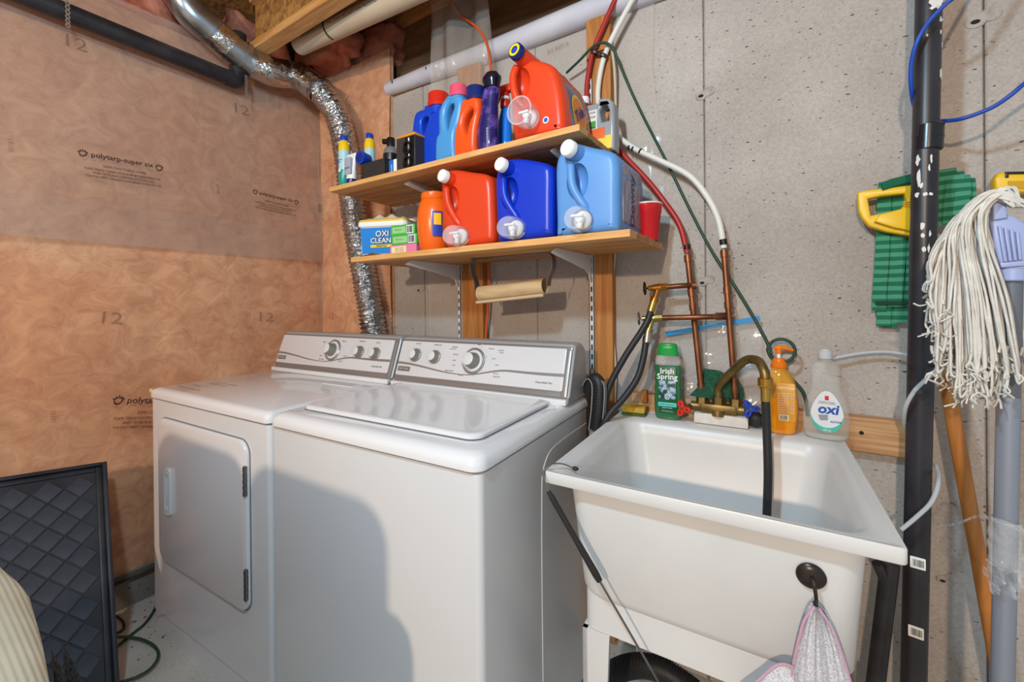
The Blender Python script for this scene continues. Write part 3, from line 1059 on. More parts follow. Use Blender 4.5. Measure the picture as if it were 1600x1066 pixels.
a, b = atT(1253, 680, .555), atT(1329, 688, .555)
xx = (a.x + b.x) / 2
db = tub_thing('dish_soap_bottle', 'empty clear dish soap bottle with a teardrop oxi label', 'bottle', (xx, .552, ZR + .0005), -.08)
CLEARB = M('clear bottle plastic', (238, 238, 232), .03, alpha=.2, spec=.9, coat=.6)
obj('bottle_body', flat_bottle([(0, .040), (.004, .046), (.02, .049), (.05, .050), (.08, .047), (.105, .040), (.125, .033), (.140, .0305), (.155, .0315), (.170, .032), (.185, .029), (.196, .020), (.201, .013), (.205, .0125)], .022, 28), CLEARB, db)
obj('bottle_base', flat_bottle([(.001, .038), (.003, .0445), (.010, .047), (.012, .047)], .0205, 28), M('thick clear base', (200, 200, 190), .05, alpha=.5), db)
obj('cap', Geo().lathe([(.0155, .205), (.016, .207), (.0155, .222), (.0135, .224), (.011, .225), (.009, .229), (.0, .2295)], 26), M('frosted cap', (206, 210, 214), .3, alpha=.85), db)
ol = [(0, .058), (.010, .054), (.020, .040), (.030, .018), (.034, -.004), (.030, -.026), (.018, -.042), (0, -.047), (-.018, -.042), (-.030, -.026), (-.034, -.004), (-.030, .018), (-.020, .040), (-.010, .054)]
lb = obj('label', Geo().join(cutout([ol], .0008, 0, 2, 4), T(.002, -.0232, .066)), M('white teardrop label', (224, 226, 230), .4), db)
ol2 = [(p[0] * .97, p[1] * .97) for p in ol if p[1] < -.0]
ol2 = [(.0335, -.004), (.030, -.026), (.018, -.0415), (0, -.0462), (-.018, -.0415), (-.030, -.026), (-.0335, -.004), (-.026, -.022), (-.010, -.034), (.010, -.034), (.026, -.022)]
obj('label_band', Geo().join(cutout([ol2], .0004, 0, 2, 4), T(.002, -.0238, .066)), M('teal label edge', (72, 186, 166), .4), lb, 0)
text('oxi', .034, M('oxi blue', (26, 84, 170), .5), lb, T(.004, -.0242, .0775), bold=.03, shear=.15)
obj('label_mark', plate(-.002, .006, .101, .112, .0005, -.0244, -.0236, .0002), M('label red', (206, 36, 40), .5), lb)
text('President\'s Choice', .0042, INK, lb, T(.002, -.0242, .0965), shear=.2)
text('le Choix du President', .0042, INK, lb, T(.002, -.0242, .0925), shear=.2)
text('ACTIVE', .0065, M('oxi blue', (26, 84, 170), .5), lb, T(.020, -.0242, .047), bold=.03)
pan = Geo().join(cutout([[(-.016, .006), (.004, .008), (.004, -.006), (-.012, -.008)]], .0004, 0), T(.0, -.0242, .056))
obj('label_pot_picture', pan, M('label grey', (150, 152, 158), .4), lb, 0)
text('739 mL', .0055, WHT, lb, T(.002, -.0244, .0245), bold=.02)

# sponge
p = atT(995, 648, .55)
sg = tub_thing('sponge', 'yellow sponge with a green scouring side on the left end of the tub ledge', 'sponge', (.048, .545, ZR + .0005), .1)
obj('scouring_pad', Geo().box((-.036, -.024, 0), (.036, .024, .007), .003), M('green scourer', (70, 96, 52), .95, bump=.6, bscale=300), sg)
obj('foam', Geo().box((-.036, -.024, .0072), (.036, .024, .026), .006, 3), M('yellow foam', (206, 170, 62), .95, rgb2=(186, 148, 50), nscale=80, bump=.5, bdist=.002), sg)

# dark green scrub cloth draped over the faucet
GREENPAD = M('dark green scrubber', (22, 66, 48), .9, rgb2=(36, 92, 66), nscale=120, bump=.6, bdist=.001)
CQ = [[(1100, 576, .02), (1125, 580, .01), (1152, 592, .0)], [(1097, 592, .0), (1124, 600, -.004), (1160, 606, .0)], [(1090, 605, -.018), (1120, 616, -.006), (1162, 618, .0)], [(1077, 618, -.03), (1112, 622, -.010), (1158, 632, .002)]]


def cloth(a, b):
    x, y = a * 2, b * 3
    i, j = min(int(x), 1), min(int(y), 2)
    fx, fy_ = x - i, y - j
    q = [CQ[j][i][k] * (1 - fx) * (1 - fy_) + CQ[j][i + 1][k] * fx * (1 - fy_) + CQ[j + 1][i][k] * (1 - fx) * fy_ + CQ[j + 1][i + 1][k] * fx * fy_ for k in range(3)]
    p = TM @ atT(q[0], q[1], fy + .012 + q[2] * 1.3)
    return p + V((0, .005 * math.sin(6 * a + 3 * b), 0))


q = Geo().sheet(cloth, 18, 16)
me = Geo()
me.v = [p + V((0, .003, 0)) for p in q.v] + [p - V((0, .003, 0)) for p in q.v]
n = len(q.v)
me.f = list(q.f) + [tuple(i + n for i in reversed(f)) for f in q.f]
o = obj('scrub_cloth', me, GREENPAD, None, 60)
tag(o, 'dark green scrubbing cloth draped behind the brass spout', 'cloth')

# long flexible brush hung by its wire loop on the tub corner
rd = thing('wire_brush', 'thin wire brush with a black grip hanging from the left tub corner', 'brush', TM @ V((.017, -.02, .5)), TR)
R0 = T(-.017, .02, -.5)
ht, hb, rb = atT(857, 768, -.020), atT(937, 908, -.004), atT(1040, 1085, .012)
obj('grip', Geo().tube([ht, ht.lerp(hb, .08), ht.lerp(hb, .5), ht.lerp(hb, .92), hb], [.0045, .0062, .0062, .0075, .006], 14, 6, R0), M('black grip foam', (34, 34, 36), .6), rd)
obj('wire', Geo().tube([hb, rb, rb + (rb - hb) * .6], .0022, 8, 1, R0), M('steel wire', (120, 118, 118), .3, metal=.9), rd)
g = Geo().tube([ht, atT(850, 748, -.014), atT(848, 737, -.006), V((.012, .012, ZR + .012)), V((.030, .030, ZR + .010)), V((.052, .04, ZR + .001))], .0016, 8, 6, R0)
lp = obj('wire_loop', g, M('loop steel', (150, 146, 140), .3, metal=.9), rd)
obj('loop_tip', Geo().sphere((.054, .041, ZR + .001), .0055, 10, 8, (1.4, 1, .8), R0), RUBBER, lp)

# suction hook and mesh bag
ph = atT(1267, 899, .0312)
sh = tub_thing('suction_hook', 'dark suction hook stuck on the front of the tub', 'hook', (ph.x, ph.y, ph.z))
BRONZE = M('dark bronze', (62, 54, 50), .3, metal=.6)
tilt = RX(.045)
obj('suction_disc', Geo().lathe([(.0205, 0), (.021, .003), (.019, .006), (.012, .0085), (.006, .0095), (.0, .0098)], 30, tilt @ RX(PI / 2)), BRONZE, sh)
obj('hook_arm', Geo().tube([(0, -.008, .002), (.002, -.018, 0), (.004, -.022, -.014), (.005, -.022, -.026), (.004, -.028, -.030), (.002, -.032, -.024)], .0028, 10, 6), BRONZE, sh)
mb = tub_thing('mesh_laundry_bag', 'white mesh laundry bag with mauve trim hanging from the suction hook', 'laundry bag', (ph.x + .004, ph.y - .024, ph.z - .028))
MESHM = M('white mesh net', (222, 222, 226), .9, rgb2=(186, 184, 192), nscale=420, ndetail=1, lo=.42, hi=.6, alpha=.96)
MAUVE = M('mauve binding', (196, 156, 178), .8)


def bagpt(a, b):
    # a across 0..1, b down 0..1
    w = .006 + .128 * b ** .6
    x = (a - .45) * w + .006 * b
    fold = .010 * b * math.sin(a * 17 + 2 * b) + .004 * math.sin(a * 31)
    return V((x, -.010 - .016 * b + fold, -.001 - .30 * b))


front = Geo().sheet(bagpt, 30, 30)
obj('net', front, MESHM, mb, 80)
def bagpt2(a, b):
    p = bagpt(a, b)
    return V((p.x * 1.03, p.y + .014, p.z))
obj('net_back', Geo().sheet(bagpt2, 30, 30), MESHM, mb, 80)
obj('binding', Geo().tube([bagpt(1, b / 12) for b in range(13)], .0022, 8, 4), MAUVE, mb)
obj('binding', Geo().tube([bagpt(0, b / 12) for b in range(13)], .0022, 8, 4), MAUVE, mb)
def lobe(a, b):
    x = -.030 - .078 * b + .03 * a * b
    return V((x, -.022 + .008 * math.sin(7 * b + 5 * a), -.100 - .02 * b - .06 * b * b - .16 * a * (0.3 + b * .7)))
obj('net_fold', Geo().sheet(lobe, 16, 16), MESHM, mb, 80)
obj('binding', Geo().tube([lobe(0, b / 10) for b in range(11)], .0022, 8, 4), MAUVE, mb)

# ------------------------------------------------------------------ studs, shelf standards, brackets, shelves
SL = atY(717, 470, .030).x
SR = atY(924.5, 480, .030).x
ST_W = .089
a = atY(721, 470, YB - .038).x
tag(obj('wall_stud', Geo().box((a - .012, YB - .038, .02), (atY(754, 470, YB - .038).x, YB - .001, atY(745, 86, YB - .038).z), .002, 1), PINEZ), 'knotty wooden stud on the wall behind the left shelf standard', 'stud')
a = atY(927, 470, YB - .038).x
o = obj('wall_stud', Geo().box((a - .018, YB - .038, .02), (atY(957, 470, YB - .038).x, YB - .001, 2.19), .002, 1), PINEZ)
tag(o, 'wooden stud rising behind the red and white pipes', 'stud')
WSTEEL = M('white painted steel', (214, 214, 214), .35)
SLOT = M('slot black', (26, 26, 28), .8)
for x, side in ((SL, 'left'), (SR, 'right')):
    t = thing('shelf_standard', 'slotted white steel upright on the %s stud' % side, 'shelf upright', (x, .030, .80))
    g = Geo().box((-.008, 0, 0), (.008, .0035, 1.16)).box((-.008, 0, 0), (-.0065, .0118, 1.16)).box((.0065, 0, 0), (.008, .0118, 1.16))
    obj('channel', g, WSTEEL, t)
    g = Geo()
    for k in range(34):
        z = .02 + k * .0335
        g.box((-.0028, -.0006, z), (.0028, .001, z + .018))
    s = obj('slots', g, SLOT, t)
    s['kind'] = 'stuff'

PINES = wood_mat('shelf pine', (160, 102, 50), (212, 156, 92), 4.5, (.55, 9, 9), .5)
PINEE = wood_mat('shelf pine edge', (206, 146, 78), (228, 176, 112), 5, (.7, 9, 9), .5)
SHELFY = -.314


def shelf(x0, x1, z0, t, label):
    th = thing('shelf', label, 'shelf', (x0, .026, z0))
    n = 6
    d = (.026 - SHELFY)
    for i in range(n):
        y0, y1 = -d + d * i / n, -d + d * (i + 1) / n
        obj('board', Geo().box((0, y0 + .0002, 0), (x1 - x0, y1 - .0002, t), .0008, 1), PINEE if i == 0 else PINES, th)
    return th


UX0, UX1, UZ, UT = .4258, 1.5183, 1.642, .018
LX0, LX1, LZ, LT = .558, 1.6508, 1.349, .019
shelf(UX0, UX1, UZ, UT, 'upper pine shelf crowded with bottles and sprays')
shelf(LX0, LX1, LZ, LT, 'lower pine shelf holding the big refill jugs and a red cup')
UTOP, LTOP = UZ + UT + .0005, LZ + LT + .0005
for x, sd in ((SL, 'left'), (SR, 'right')):
    for z, nm in ((UZ, 'upper'), (LZ, 'lower')):
        t = thing('shelf_bracket', 'white steel bracket under the %s shelf on the %s upright' % (nm, sd), 'bracket', (x, .0295, z - .0006))
        ol = [(0, -.004), (0, -.092), (.010, -.092), (.022, -.066), (.05, -.054), (.16, -.037), (.300, -.019), (.272, -.0005), (0, -.0005)]
        g = Geo().join(cutout([ol], .0035, .0006, 1), RZ(-PI / 2))
        obj('blade', g, WSTEEL, t, 30)

# ------------------------------------------------------------------ paper towel holder with a bare cardboard tube
CARD = M('cardboard tube', (206, 174, 132), .85, rgb2=(190, 156, 114), nscale=12, nstretch=(1, 1, 5), bump=.1)
a, b = atY(750, 459, -.13), atY(852, 447, -.13)
ph_ = thing('paper_towel_holder', 'metal paper towel holder under the lower shelf with an empty cardboard tube', 'towel holder', (a.x, -.13, LZ - .001))
Q0 = T(-a.x, .13, -(LZ - .001))
g = Geo().box((a.x - .03, -.148, LZ - .004), (b.x + .03, -.112, LZ - .001), .001, 1, Q0)
obj('mounting_plate', g, M('holder steel', (130, 126, 122), .35, metal=.7), ph_)
for x, sgn in ((a.x - .012, -1), (b.x + .012, 1)):
    pts = [(x + sgn * .012, -.13, LZ - .004), (x + sgn * .020, -.13, LZ - .02), (x + sgn * .018, -.13, LZ - .055), (x + sgn * .004, -.13, LZ - .085), (x, -.13, (a.z if sgn < 0 else b.z))]
    P = spline(pts, 6)
    g = Geo().strip([p - V((0, .014, 0)) for p in P], [p + V((0, .014, 0)) for p in P], .0016, Q0)
    obj('holder_arm', g, MATS['holder steel'], ph_)
d = (b - a).normalized()
q = frame(a, V((0, 1, 0)), d)
n = 26
lo_, li_ = [], []
prof = Geo()
L = (b - a).length
o1 = lambda r, t: [q @ V((r * math.cos(2 * PI * j / n), r * math.sin(2 * PI * j / n), t)) for j in range(n)]
prof.loft([o1(.0245, .001), o1(.0245, 0), o1(.0265, 0), o1(.0265, L), o1(.0245, L), o1(.0245, .001)], False, False, True, Q0)
obj('cardboard_tube', prof, CARD, ph_)
obj('holder_rod', Geo().cyl(a + V((-.008, -.012, -.032)), b + V((.0, -.012, -.030)), .006, 12, None, Q0, .002), M('beige rod', (196, 170, 134), .6), ph_)

# ------------------------------------------------------------------ things on the shelves
def stand(name, label, cat, x, y, z, rot=0.0, group=None):
    return thing(name, label, cat, (x, y, z), rot, group)


def plast(name, rgb, rough=.33, **k): return M(name, rgb, rough, **k)


BLUE = plast('blue bottle plastic', (12, 66, 196))
RBLUE = plast('royal blue jug plastic', (10, 52, 188))
LBLUE = plast('light blue bottle plastic', (74, 148, 206))
PBLUE = plast('pale blue jug plastic', (94, 146, 206), .4)
ORANGE = plast('orange bottle plastic', (238, 84, 26))
ORANGE2 = plast('orange jug plastic', (222, 66, 28))
RED = plast('red cap plastic', (214, 44, 26))
PINK = plast('pink cap plastic', (228, 84, 112))
NAVY = plast('navy cap plastic', (22, 40, 104), .25)
WCAP = plast('white cap plastic', (238, 236, 232), .35)
BLACKP = plast('black plastic', (24, 22, 24), .3)
FROST = M('frosted cup plastic', (240, 238, 244), .18, alpha=.30, spec=.6)


def px_outline(pts, y, crop=None):
    r = []
    for u, v in pts:
        if crop: u, v = crop[0] + u * crop[2], crop[1] + v * crop[2]
        p = atY(u, v, y)
        r.append((p.x, p.z))
    return r


def flat_detergent(name, label, outline, hole, y, depth, bev, mat, capc, capw, caph, capmat, crop, ztop):
    ol, hl = px_outline(outline, y, crop), px_outline(hole, y, crop)
    x0 = min(p[0] for p in ol)
    x1 = max(p[0] for p in ol)
    zb = min(p[1] for p in ol)
    cx = (x0 + x1) / 2
    zt = max(p[1] for p in ol)
    fz = lambda z: (z - zb) / (zt - zb) * (zt - ztop)
    ol = [(p[0] - cx, fz(p[1])) for p in ol]
    hl = [(p[0] - cx, fz(p[1])) for p in hl]
    t = stand(name, label, 'bottle', cx, y, ztop)
    g = cutout([ol, hl], depth, bev, 5, 4)
    zmin = min(p.z for p in g.v)
    for p in g.v: p.z = max(0, p.z - zmin)
    obj('bottle_body', g, mat, t, 60)
    c = atY(crop[0] + capc[0] * crop[2], crop[1] + capc[1] * crop[2], y)
    c0 = atY(crop[0] + (capc[0] - capw / 2) * crop[2], crop[1] + capc[1] * crop[2], y)
    c1 = atY(crop[0] + (capc[0] + capw / 2) * crop[2], crop[1] + capc[1] * crop[2], y)
    t0 = atY(crop[0] + capc[0] * crop[2], crop[1] + (capc[1] - caph / 2) * crop[2], y)
    t1 = atY(crop[0] + capc[0] * crop[2], crop[1] + (capc[1] + caph / 2) * crop[2], y)
    r = (c1.x - c0.x) / 2
    hh = t0.z - t1.z
    prof = [(r * 1.05, -.004), (r * 1.05, hh * .22), (r, hh * .28), (r, hh * .93), (r * .95, hh), (r * .8, hh), (r * .78, hh * .9), (0, hh * .9)]
    cap = obj('cap', Geo().lathe(prof, 30, T(c.x - cx, 0, fz(t1.z) - .002)), capmat, t)
    obj('neck', Geo().lathe([(r * .9, -.03), (r * .9, .004)], 26, T(c.x - cx, 0, fz(t1.z) - .002)), mat, t)
    return t


CR3 = (640, 130, .122)
flat_detergent('detergent_bottle', 'dark blue detergent bottle with a red cap on the upper shelf',
               [(75, 1045), (72, 900), (92, 700), (115, 490), (145, 410), (200, 374), (245, 360), (262, 318), (460, 318), (470, 420), (470, 700), (460, 1000), (400, 1060), (230, 1062)],
               [(222, 500), (262, 450), (300, 462), (285, 530), (258, 600), (240, 640), (226, 600)], -.20, .060, .012, BLUE, (372, 220), 200, 165, RED, CR3, UTOP)
flat_detergent('detergent_bottle', 'light blue softener bottle with a pink cap on the upper shelf',
               [(392, 985), (383, 880), (385, 760), (400, 680), (432, 630), (425, 520), (432, 400), (462, 300), (520, 220), (560, 185), (705, 185), (735, 250), (725, 360), (690, 520), (650, 610), (634, 690), (636, 800), (636, 920), (520, 960)],
               [(520, 400), (555, 312), (598, 280), (618, 330), (588, 420), (560, 510), (540, 590), (524, 520)], -.262, .056, .017, LBLUE, (628, 105), 175, 130, PINK, CR3, UTOP)
flat_detergent('detergent_bottle', 'small orange detergent bottle with a navy cap beside the purple bottle',
               [(636, 912), (640, 600), (660, 440), (690, 345), (740, 265), (790, 230), (860, 222), (930, 230), (950, 300), (935, 450), (905, 600), (898, 760), (905, 840), (780, 885)],
               [(748, 520), (775, 435), (825, 375), (872, 362), (868, 410), (835, 470), (805, 555), (787, 635), (760, 590)], -.255, .060, .016, ORANGE, (850, 140), 205, 155, NAVY, CR3, UTOP)


def lathe_px(y, rows, u_of=None):
    """rows = (v, u_left, u_right) from bottom to top -> profile and centre x"""
    out = []
    for v, ul, ur in rows:
        p0, p1 = atY(ul, v, y), atY(ur, v, y)
        out.append(((p1.x - p0.x) / 2, (p0.z + p1.z) / 2, (p0.x + p1.x) / 2))
    return out


# purple bottle
PURP = M('purple swirl bottle', (34, 30, 96), .18, rgb2=(126, 96, 190), nscale=26, lo=.5, hi=.72, coat=.4)
rows = lathe_px(-.25, [(229, 751, 776), (226, 749, 778), (210, 748.5, 777.5), (190, 748, 777), (170, 751, 777), (150, 754.5, 777), (136, 755, 779), (128, 757, 780), (125, 759, 778)])
cxs = [r[2] for r in rows]
cx = cxs[0]
pb = stand('detergent_bottle', 'curvy purple bottle with a black cap in the middle of the upper shelf', 'bottle', cx, -.25, UTOP)
z0 = rows[0][1]
obj('bottle_body', Geo().loft([[V((r[2] - cx + r[0] * math.cos(2 * PI * j / 26), r[0] * .8 * math.sin(2 * PI * j / 26), r[1] - z0)) for j in range(26)] for r in rows]), PURP, pb)
rows2 = lathe_px(-.25, [(125, 759, 779), (122, 759, 779), (113, 755.5, 781), (108, 756, 781.5), (101, 760, 777)])
obj('cap', Geo().loft([[V((r[2] - cx + r[0] * math.cos(2 * PI * j / 20), r[0] * .85 * math.sin(2 * PI * j / 20), r[1] - z0)) for j in range(20)] for r in rows2]), M('black gloss cap', (18, 16, 34), .12), pb)
lb = obj('label', plate(-.002, .018, .02, .078, .002, -.0275, -.024, .0004), M('grey violet label', (146, 140, 176), .5), pb)
for i in range(6): text('concentrated softener', .0032, INK, lb, T(.008, -.0278, .07 - i * .009))

# blue spray bottle with red trigger
SPRAYB = M('blue liquid spray bottle', (20, 120, 222), .1, coat=.5)
rows = lathe_px(-.18, [(221, 778, 797), (218, 776, 799), (190, 776, 799), (170, 778, 798), (155, 780, 797), (141, 783, 796), (139, 784, 795)])
cx = rows[0][2]
z0 = rows[0][1]
sb = stand('spray_bottle', 'bright blue spray bottle with a red trigger beside the big orange jug', 'spray bottle', cx, -.18, UTOP)
obj('bottle_body', Geo().loft([[V((r[2] - cx + r[0] * math.cos(2 * PI * j / 26), r[0] * .75 * math.sin(2 * PI * j / 26), r[1] - z0)) for j in range(26)] for r in rows]), SPRAYB, sb)
nx, nz = rows[-1][2] - cx, rows[-1][1] - z0
col = obj('collar', Geo().lathe([(.016, 0), (.0175, .003), (.0165, .026), (.014, .028)], 22, T(nx, 0, nz)), RED, sb)
obj('collar_ring', Geo().lathe([(.0148, .0275), (.0148, .036), (.012, .0365)], 22, T(nx, 0, nz)), WCAP, col)
g = Geo().lathe([(.0135, .036), (.0135, .05), (.009, .052)], 18, T(nx, 0, nz))
g.box((-.030, -.011, .05), (.026, .011, .076), .006, 3, T(nx, 0, nz))
hd = obj('trigger_head', g, RED, sb)
obj('trigger', Geo().tube([(nx - .016, 0, nz + .055), (nx - .026, 0, nz + .035), (nx - .036, 0, nz + .016)], [.006, .005, .004], 10, 5), RED, hd)


# big jugs -------------------------------------------------------------
def carve(o, geo):
    """cut a hollow into mesh object o"""
    me = mesh_of(geo, 'cutter', 0)
    c = bpy.data.objects.new('cutter', me)
    COL.objects.link(c)
    c.parent = o.parent
    md = o.modifiers.new('carve', 'BOOLEAN')
    md.operation = 'DIFFERENCE'
    md.solver = 'EXACT'
    md.object = c
    bpy.context.view_layer.update()
    dg = bpy.context.evaluated_depsgraph_get()
    new = bpy.data.meshes.new_from_object(o.evaluated_get(dg))
    o.modifiers.remove(md)
    old = o.data
    o.data = new
    new.shade_smooth()
    new.set_sharp_from_angle(angle=math.radians(40))
    bpy.data.objects.remove(c)
    bpy.data.meshes.remove(me)


def jug(name, label, face, capc, capr, handle, tap, mat, y, depth, ztop, dark, tapstyle='oval', bev=.022, pocket=None):
    ol = px_outline(face, y)
    cx = (min(p[0] for p in ol) + max(p[0] for p in ol)) / 2
    zb = min(p[1] for p in ol)
    zt = max(p[1] for p in ol)
    fz = lambda z: (z - zb) / (zt - zb) * (zt - ztop)
    ol = [(p[0] - cx, fz(p[1])) for p in ol]
    t = stand(name, label, 'jug', cx, y + depth / 2, ztop)
    g = cutout([ol], depth, bev, 5, 4)
    zmin = min(p.z for p in g.v)
    for p in g.v: p.z = max(0, p.z - zmin)
    body = obj('jug_body', g, mat, t, 50)
    yf = -depth / 2
    hp = [atY(u, v, y) for u, v in handle]
    hp = [V((p.x - cx, 0, fz(p.z))) for p in hp]
    # hollow behind the handle
    pc = hp[len(hp) // 2]
    pk = pocket or (.032, .050, .040)
    cutg = Geo().sphere((pc.x + .012, yf - .004, (hp[0].z + hp[-1].z) / 2 + .006), 1.0, 24, 14, (pk[0], pk[2], pk[1]))
    carve(body, cutg)
    k = [.2, .75, 1, .8, .1]
    hpts = []
    for i, p in enumerate(hp):
        tt = i / (len(hp) - 1)
        off = -.010 * math.sin(PI * tt) + .004
        hpts.append(V((p.x, yf + off, p.z)))
    hpts.append(hpts[-1] + V((.006, .020, -.012)))
    obj('handle', Geo().tube(hpts, .0115, 14, 6), mat, t)
    # neck and cap tilted towards the room
    c = atY(capc[0], capc[1], y - .035)
    c = V((c.x - cx, yf - .035, fz(c.z)))
    r = capr
    n0 = V((hp[0].x + .03, yf + .055, c.z - .012))
    obj('neck', Geo().tube([n0, c + (n0 - c) * .4, c + (n0 - c) * .1], [r * 1.25, r * 1.05, r * .9], 20, 5), mat, t)
    d = (c - n0).normalized()
    q = d.to_track_quat('Z', 'Y').to_matrix().to_4x4()
    q.translation = c - d * .012
    obj('cap', Geo().lathe([(r * 1.02, 0), (r * 1.02, .004), (r, .016), (r * .92, .0185), (0, .0188)], 30, q), WCAP if tapstyle != 'cup' else NAVY, t)
    if tapstyle == 'cup':
        cc = cutout([[(r * .78 * math.cos(a * PI / 12), r * .78 * math.sin(a * PI / 12)) for a in range(24)], [(r * .48 * math.cos(a * PI / 12), r * .48 * math.sin(a * PI / 12)) for a in range(24)]], .0008)
        obj('cap_ring', Geo().join(cc, q @ T(0, 0, .0193) @ RX(-PI / 2)), M('yellow ring print', (232, 204, 40), .4), t)
        obj('cap_spot', Geo().lathe([(r * .34, .0188), (r * .34, .0196), (0, .0197)], 18, q), M('blue spot print', (28, 70, 190), .4), t)
    # tap with its clear cover
    tp = atY(tap[0], tap[1], y)
    tp = V((tp.x - cx, yf, fz(tp.z)))
    s = tap[2]
    fr = T(*tp) @ RX(PI / 2)
    base = obj('tap_flange', Geo().lathe([(.021 * s, -.006), (.021 * s, .008), (.017 * s, .012)], 24, fr), WCAP, t)
    sp_ = Geo().lathe([(.010 * s, .008), (.010 * s, .030), (.008 * s, .034)], 16, fr)
    sp_.cyl(tp + V((0, -.024, .002)), tp + V((0, -.026, -.022 * s)), .0065 * s, 12)
    sp_.box((tp.x - .018 * s, tp.y - .040, tp.z + .004 * s), (tp.x + .012 * s, tp.y - .030, tp.z + .010 * s), .002)
    obj('tap_spout', sp_, WCAP, base)
    if tapstyle == 'cup':
        obj('dosing_cup', Geo().lathe([(.030 * s, -.002), (.034 * s, .02), (.036 * s, .062), (.0375 * s, .064), (.0375 * s, .068), (.0335 * s, .068), (.0325 * s, .060), (.030 * s, .02), (.027 * s, .002)], 32, fr), FROST, t)
    else:
        w = 1.18 if tapstyle == 'oval' else 1.0
        obj('tap_cover', Geo().lathe([(.027 * s, .0), (.0285 * s, .01), (.0275 * s, .045), (.024 * s, .052), (0, .053)], 32, T(tp.x - .004 * s, tp.y, tp.z) @ Matrix.Diagonal((w, 1, 1, 1)) @ RX(PI / 2)), FROST, t)
    return t, cx


jug('refill_jug', 'orange refill jug with a white cap and tap on the lower shelf',
    [(696, 389), (724, 387), (750, 384), (766, 380), (770, 371), (769, 332), (766, 284), (758, 272.5), (732, 268), (706, 264.5), (692, 270), (687, 290), (688, 325), (692, 355), (694, 375)],
    (692, 275), .0205, [(697, 284), (699, 298), (702, 318), (709, 336), (718, 352)], (722, 371, 1.15), ORANGE2, -.295, .24, LTOP, None)
jug('refill_jug', 'royal blue refill jug with a white cap and tap on the lower shelf',
    [(778, 379.5), (810, 376), (845, 372), (860, 368), (862, 360), (862, 310), (862, 270), (858, 258), (838, 251), (800, 247), (780, 256), (772, 276), (772, 315), (774, 350), (775, 370)],
    (782.3, 257), .0205, [(786, 270), (788, 288), (791, 308), (799, 325), (809, 341)], (808, 357, 1.15), RBLUE, -.295, .24, LTOP, None)
jd, jcx = jug('refill_jug', 'pale blue refill jug with a white cap at the right end of the lower shelf',
    [(869, 369.5), (905, 366), (945, 362.5), (962, 360), (965, 350), (965, 300), (965, 255), (957, 237), (922, 228), (888, 222), (872, 240), (866, 258), (866, 300), (867, 345), (867, 362)],
    (887.5, 231.5), .0225, [(891, 250), (893, 268), (896, 290), (904, 308), (915, 324)], (912, 344, 1.18), PBLUE, -.295, .24, LTOP, None, 'round')
# side label of the pale blue jug
xr = atY(965, 300, -.295).x - jcx
lb = obj('side_label', Geo().join(plate(-.085, .085, .03, .185, .012, -.0016, .001, .0006), frame((xr, .005, 0), (0, 1, 0), (0, 0, 1))), M('busy blue label', (96, 110, 140), .4, rgb2=(168, 150, 150), nscale=22, nstretch=(1, 3, 1)), jd)
text('Downy', .05, M('deep blue print', (44, 52, 96), .5), lb, frame((xr + .0024, .0, .10), (0, 0, 1), (0, -1, 0)), bold=.02)

tj, tcx = jug('laundry_jug', 'big orange laundry jug with a navy cap and clear dosing cup on the upper shelf',
    [(806, 217), (840, 210), (872, 203.5), (880, 198), (879, 160), (873, 125), (862, 100), (838, 91), (818, 92), (803, 104), (797, 130), (796, 165), (798, 195), (801, 212)],
    (806, 80), .023, [(806, 104), (803, 120), (805, 140), (809, 155), (817, 166)], (830, 184, 1.05), ORANGE2, -.295, .21, UTOP, None, 'cup', .022, (.040, .052, .045))
xr = atY(880, 160, -.295).x - tcx
ol = [(-.07, .015), (.07, .015), (.082, .06), (.07, .13), (.035, .175), (-.01, .19), (-.055, .185), (-.075, .13), (-.078, .06)]
EX = [(atY(u, v, -.295).z - UTOP, atY(u, v, -.295).x - tcx) for u, v in ((880, 199), (880, 190), (879, 160), (873, 125), (862, 100), (845, 93))]


def side_x(z):
    if z <= EX[0][0]: return EX[0][1]
    for (z0, x0), (z1, x1) in zip(EX[:-1], EX[1:]):
        if z0 <= z <= z1: return x0 + (x1 - x0) * (z - z0) / (z1 - z0)
    return EX[-1][1]


def on_side(g, off):
    # label coords (s along y, z) -> jug side, following its slope and rounded edges
    return Geo().add([V((side_x(p.z) + off - p.y * .6 - .045 * max(0, abs(p.x) / .085 - .55) ** 2, p.x + .006, p.z)) for p in g.v], g.f)


def disc(rx, rz, cz, n=40):
    g = Geo()
    loops = [[V((rx * k * math.cos(2 * PI * j / n), 0, cz + rz * k * math.sin(2 * PI * j / n))) for j in range(n)] for k in (1, .75, .5, .25, .05)]
    return g.loft(loops, False, True)


ols = [(p.x, p.y) for p in spline([(a[0], a[1], 0) for a in ol], 5, True)]
cz_ = .09
lg = Geo().loft([[V((x * k, 0, cz_ + (z - cz_) * k)) for x, z in ols] for k in (1, .85, .7, .5, .3, .1)], False, True)
lb = obj('side_label', on_side(lg, .0022), M('slate swirl label', (70, 78, 110), .35, rgb2=(128, 140, 168), nscale=14), tj)
obj('label_ring', on_side(disc(.05, .058, .085), .0032), M('label yellow', (238, 200, 60), .4), lb)
obj('label_disc', on_side(disc(.040, .048, .085), .0042), M('label orange', (238, 128, 34), .4), lb)
gt_ = Geo().join(text_geo('Tide', .045, bold=.02), T(0, 0, .085) @ RY(-.6))
obj('lettering', on_side(gt_, .0054), M('tide blue print', (44, 48, 130), .4), lb, 0)
st = obj('sticker', Geo().lathe([(.0095, 0), (.0095, .0008), (0, .0009)], 20, T(atY(853, 187, -.295).x - tcx, -.1052, .042) @ RX(PI / 2)), WHT, tj)
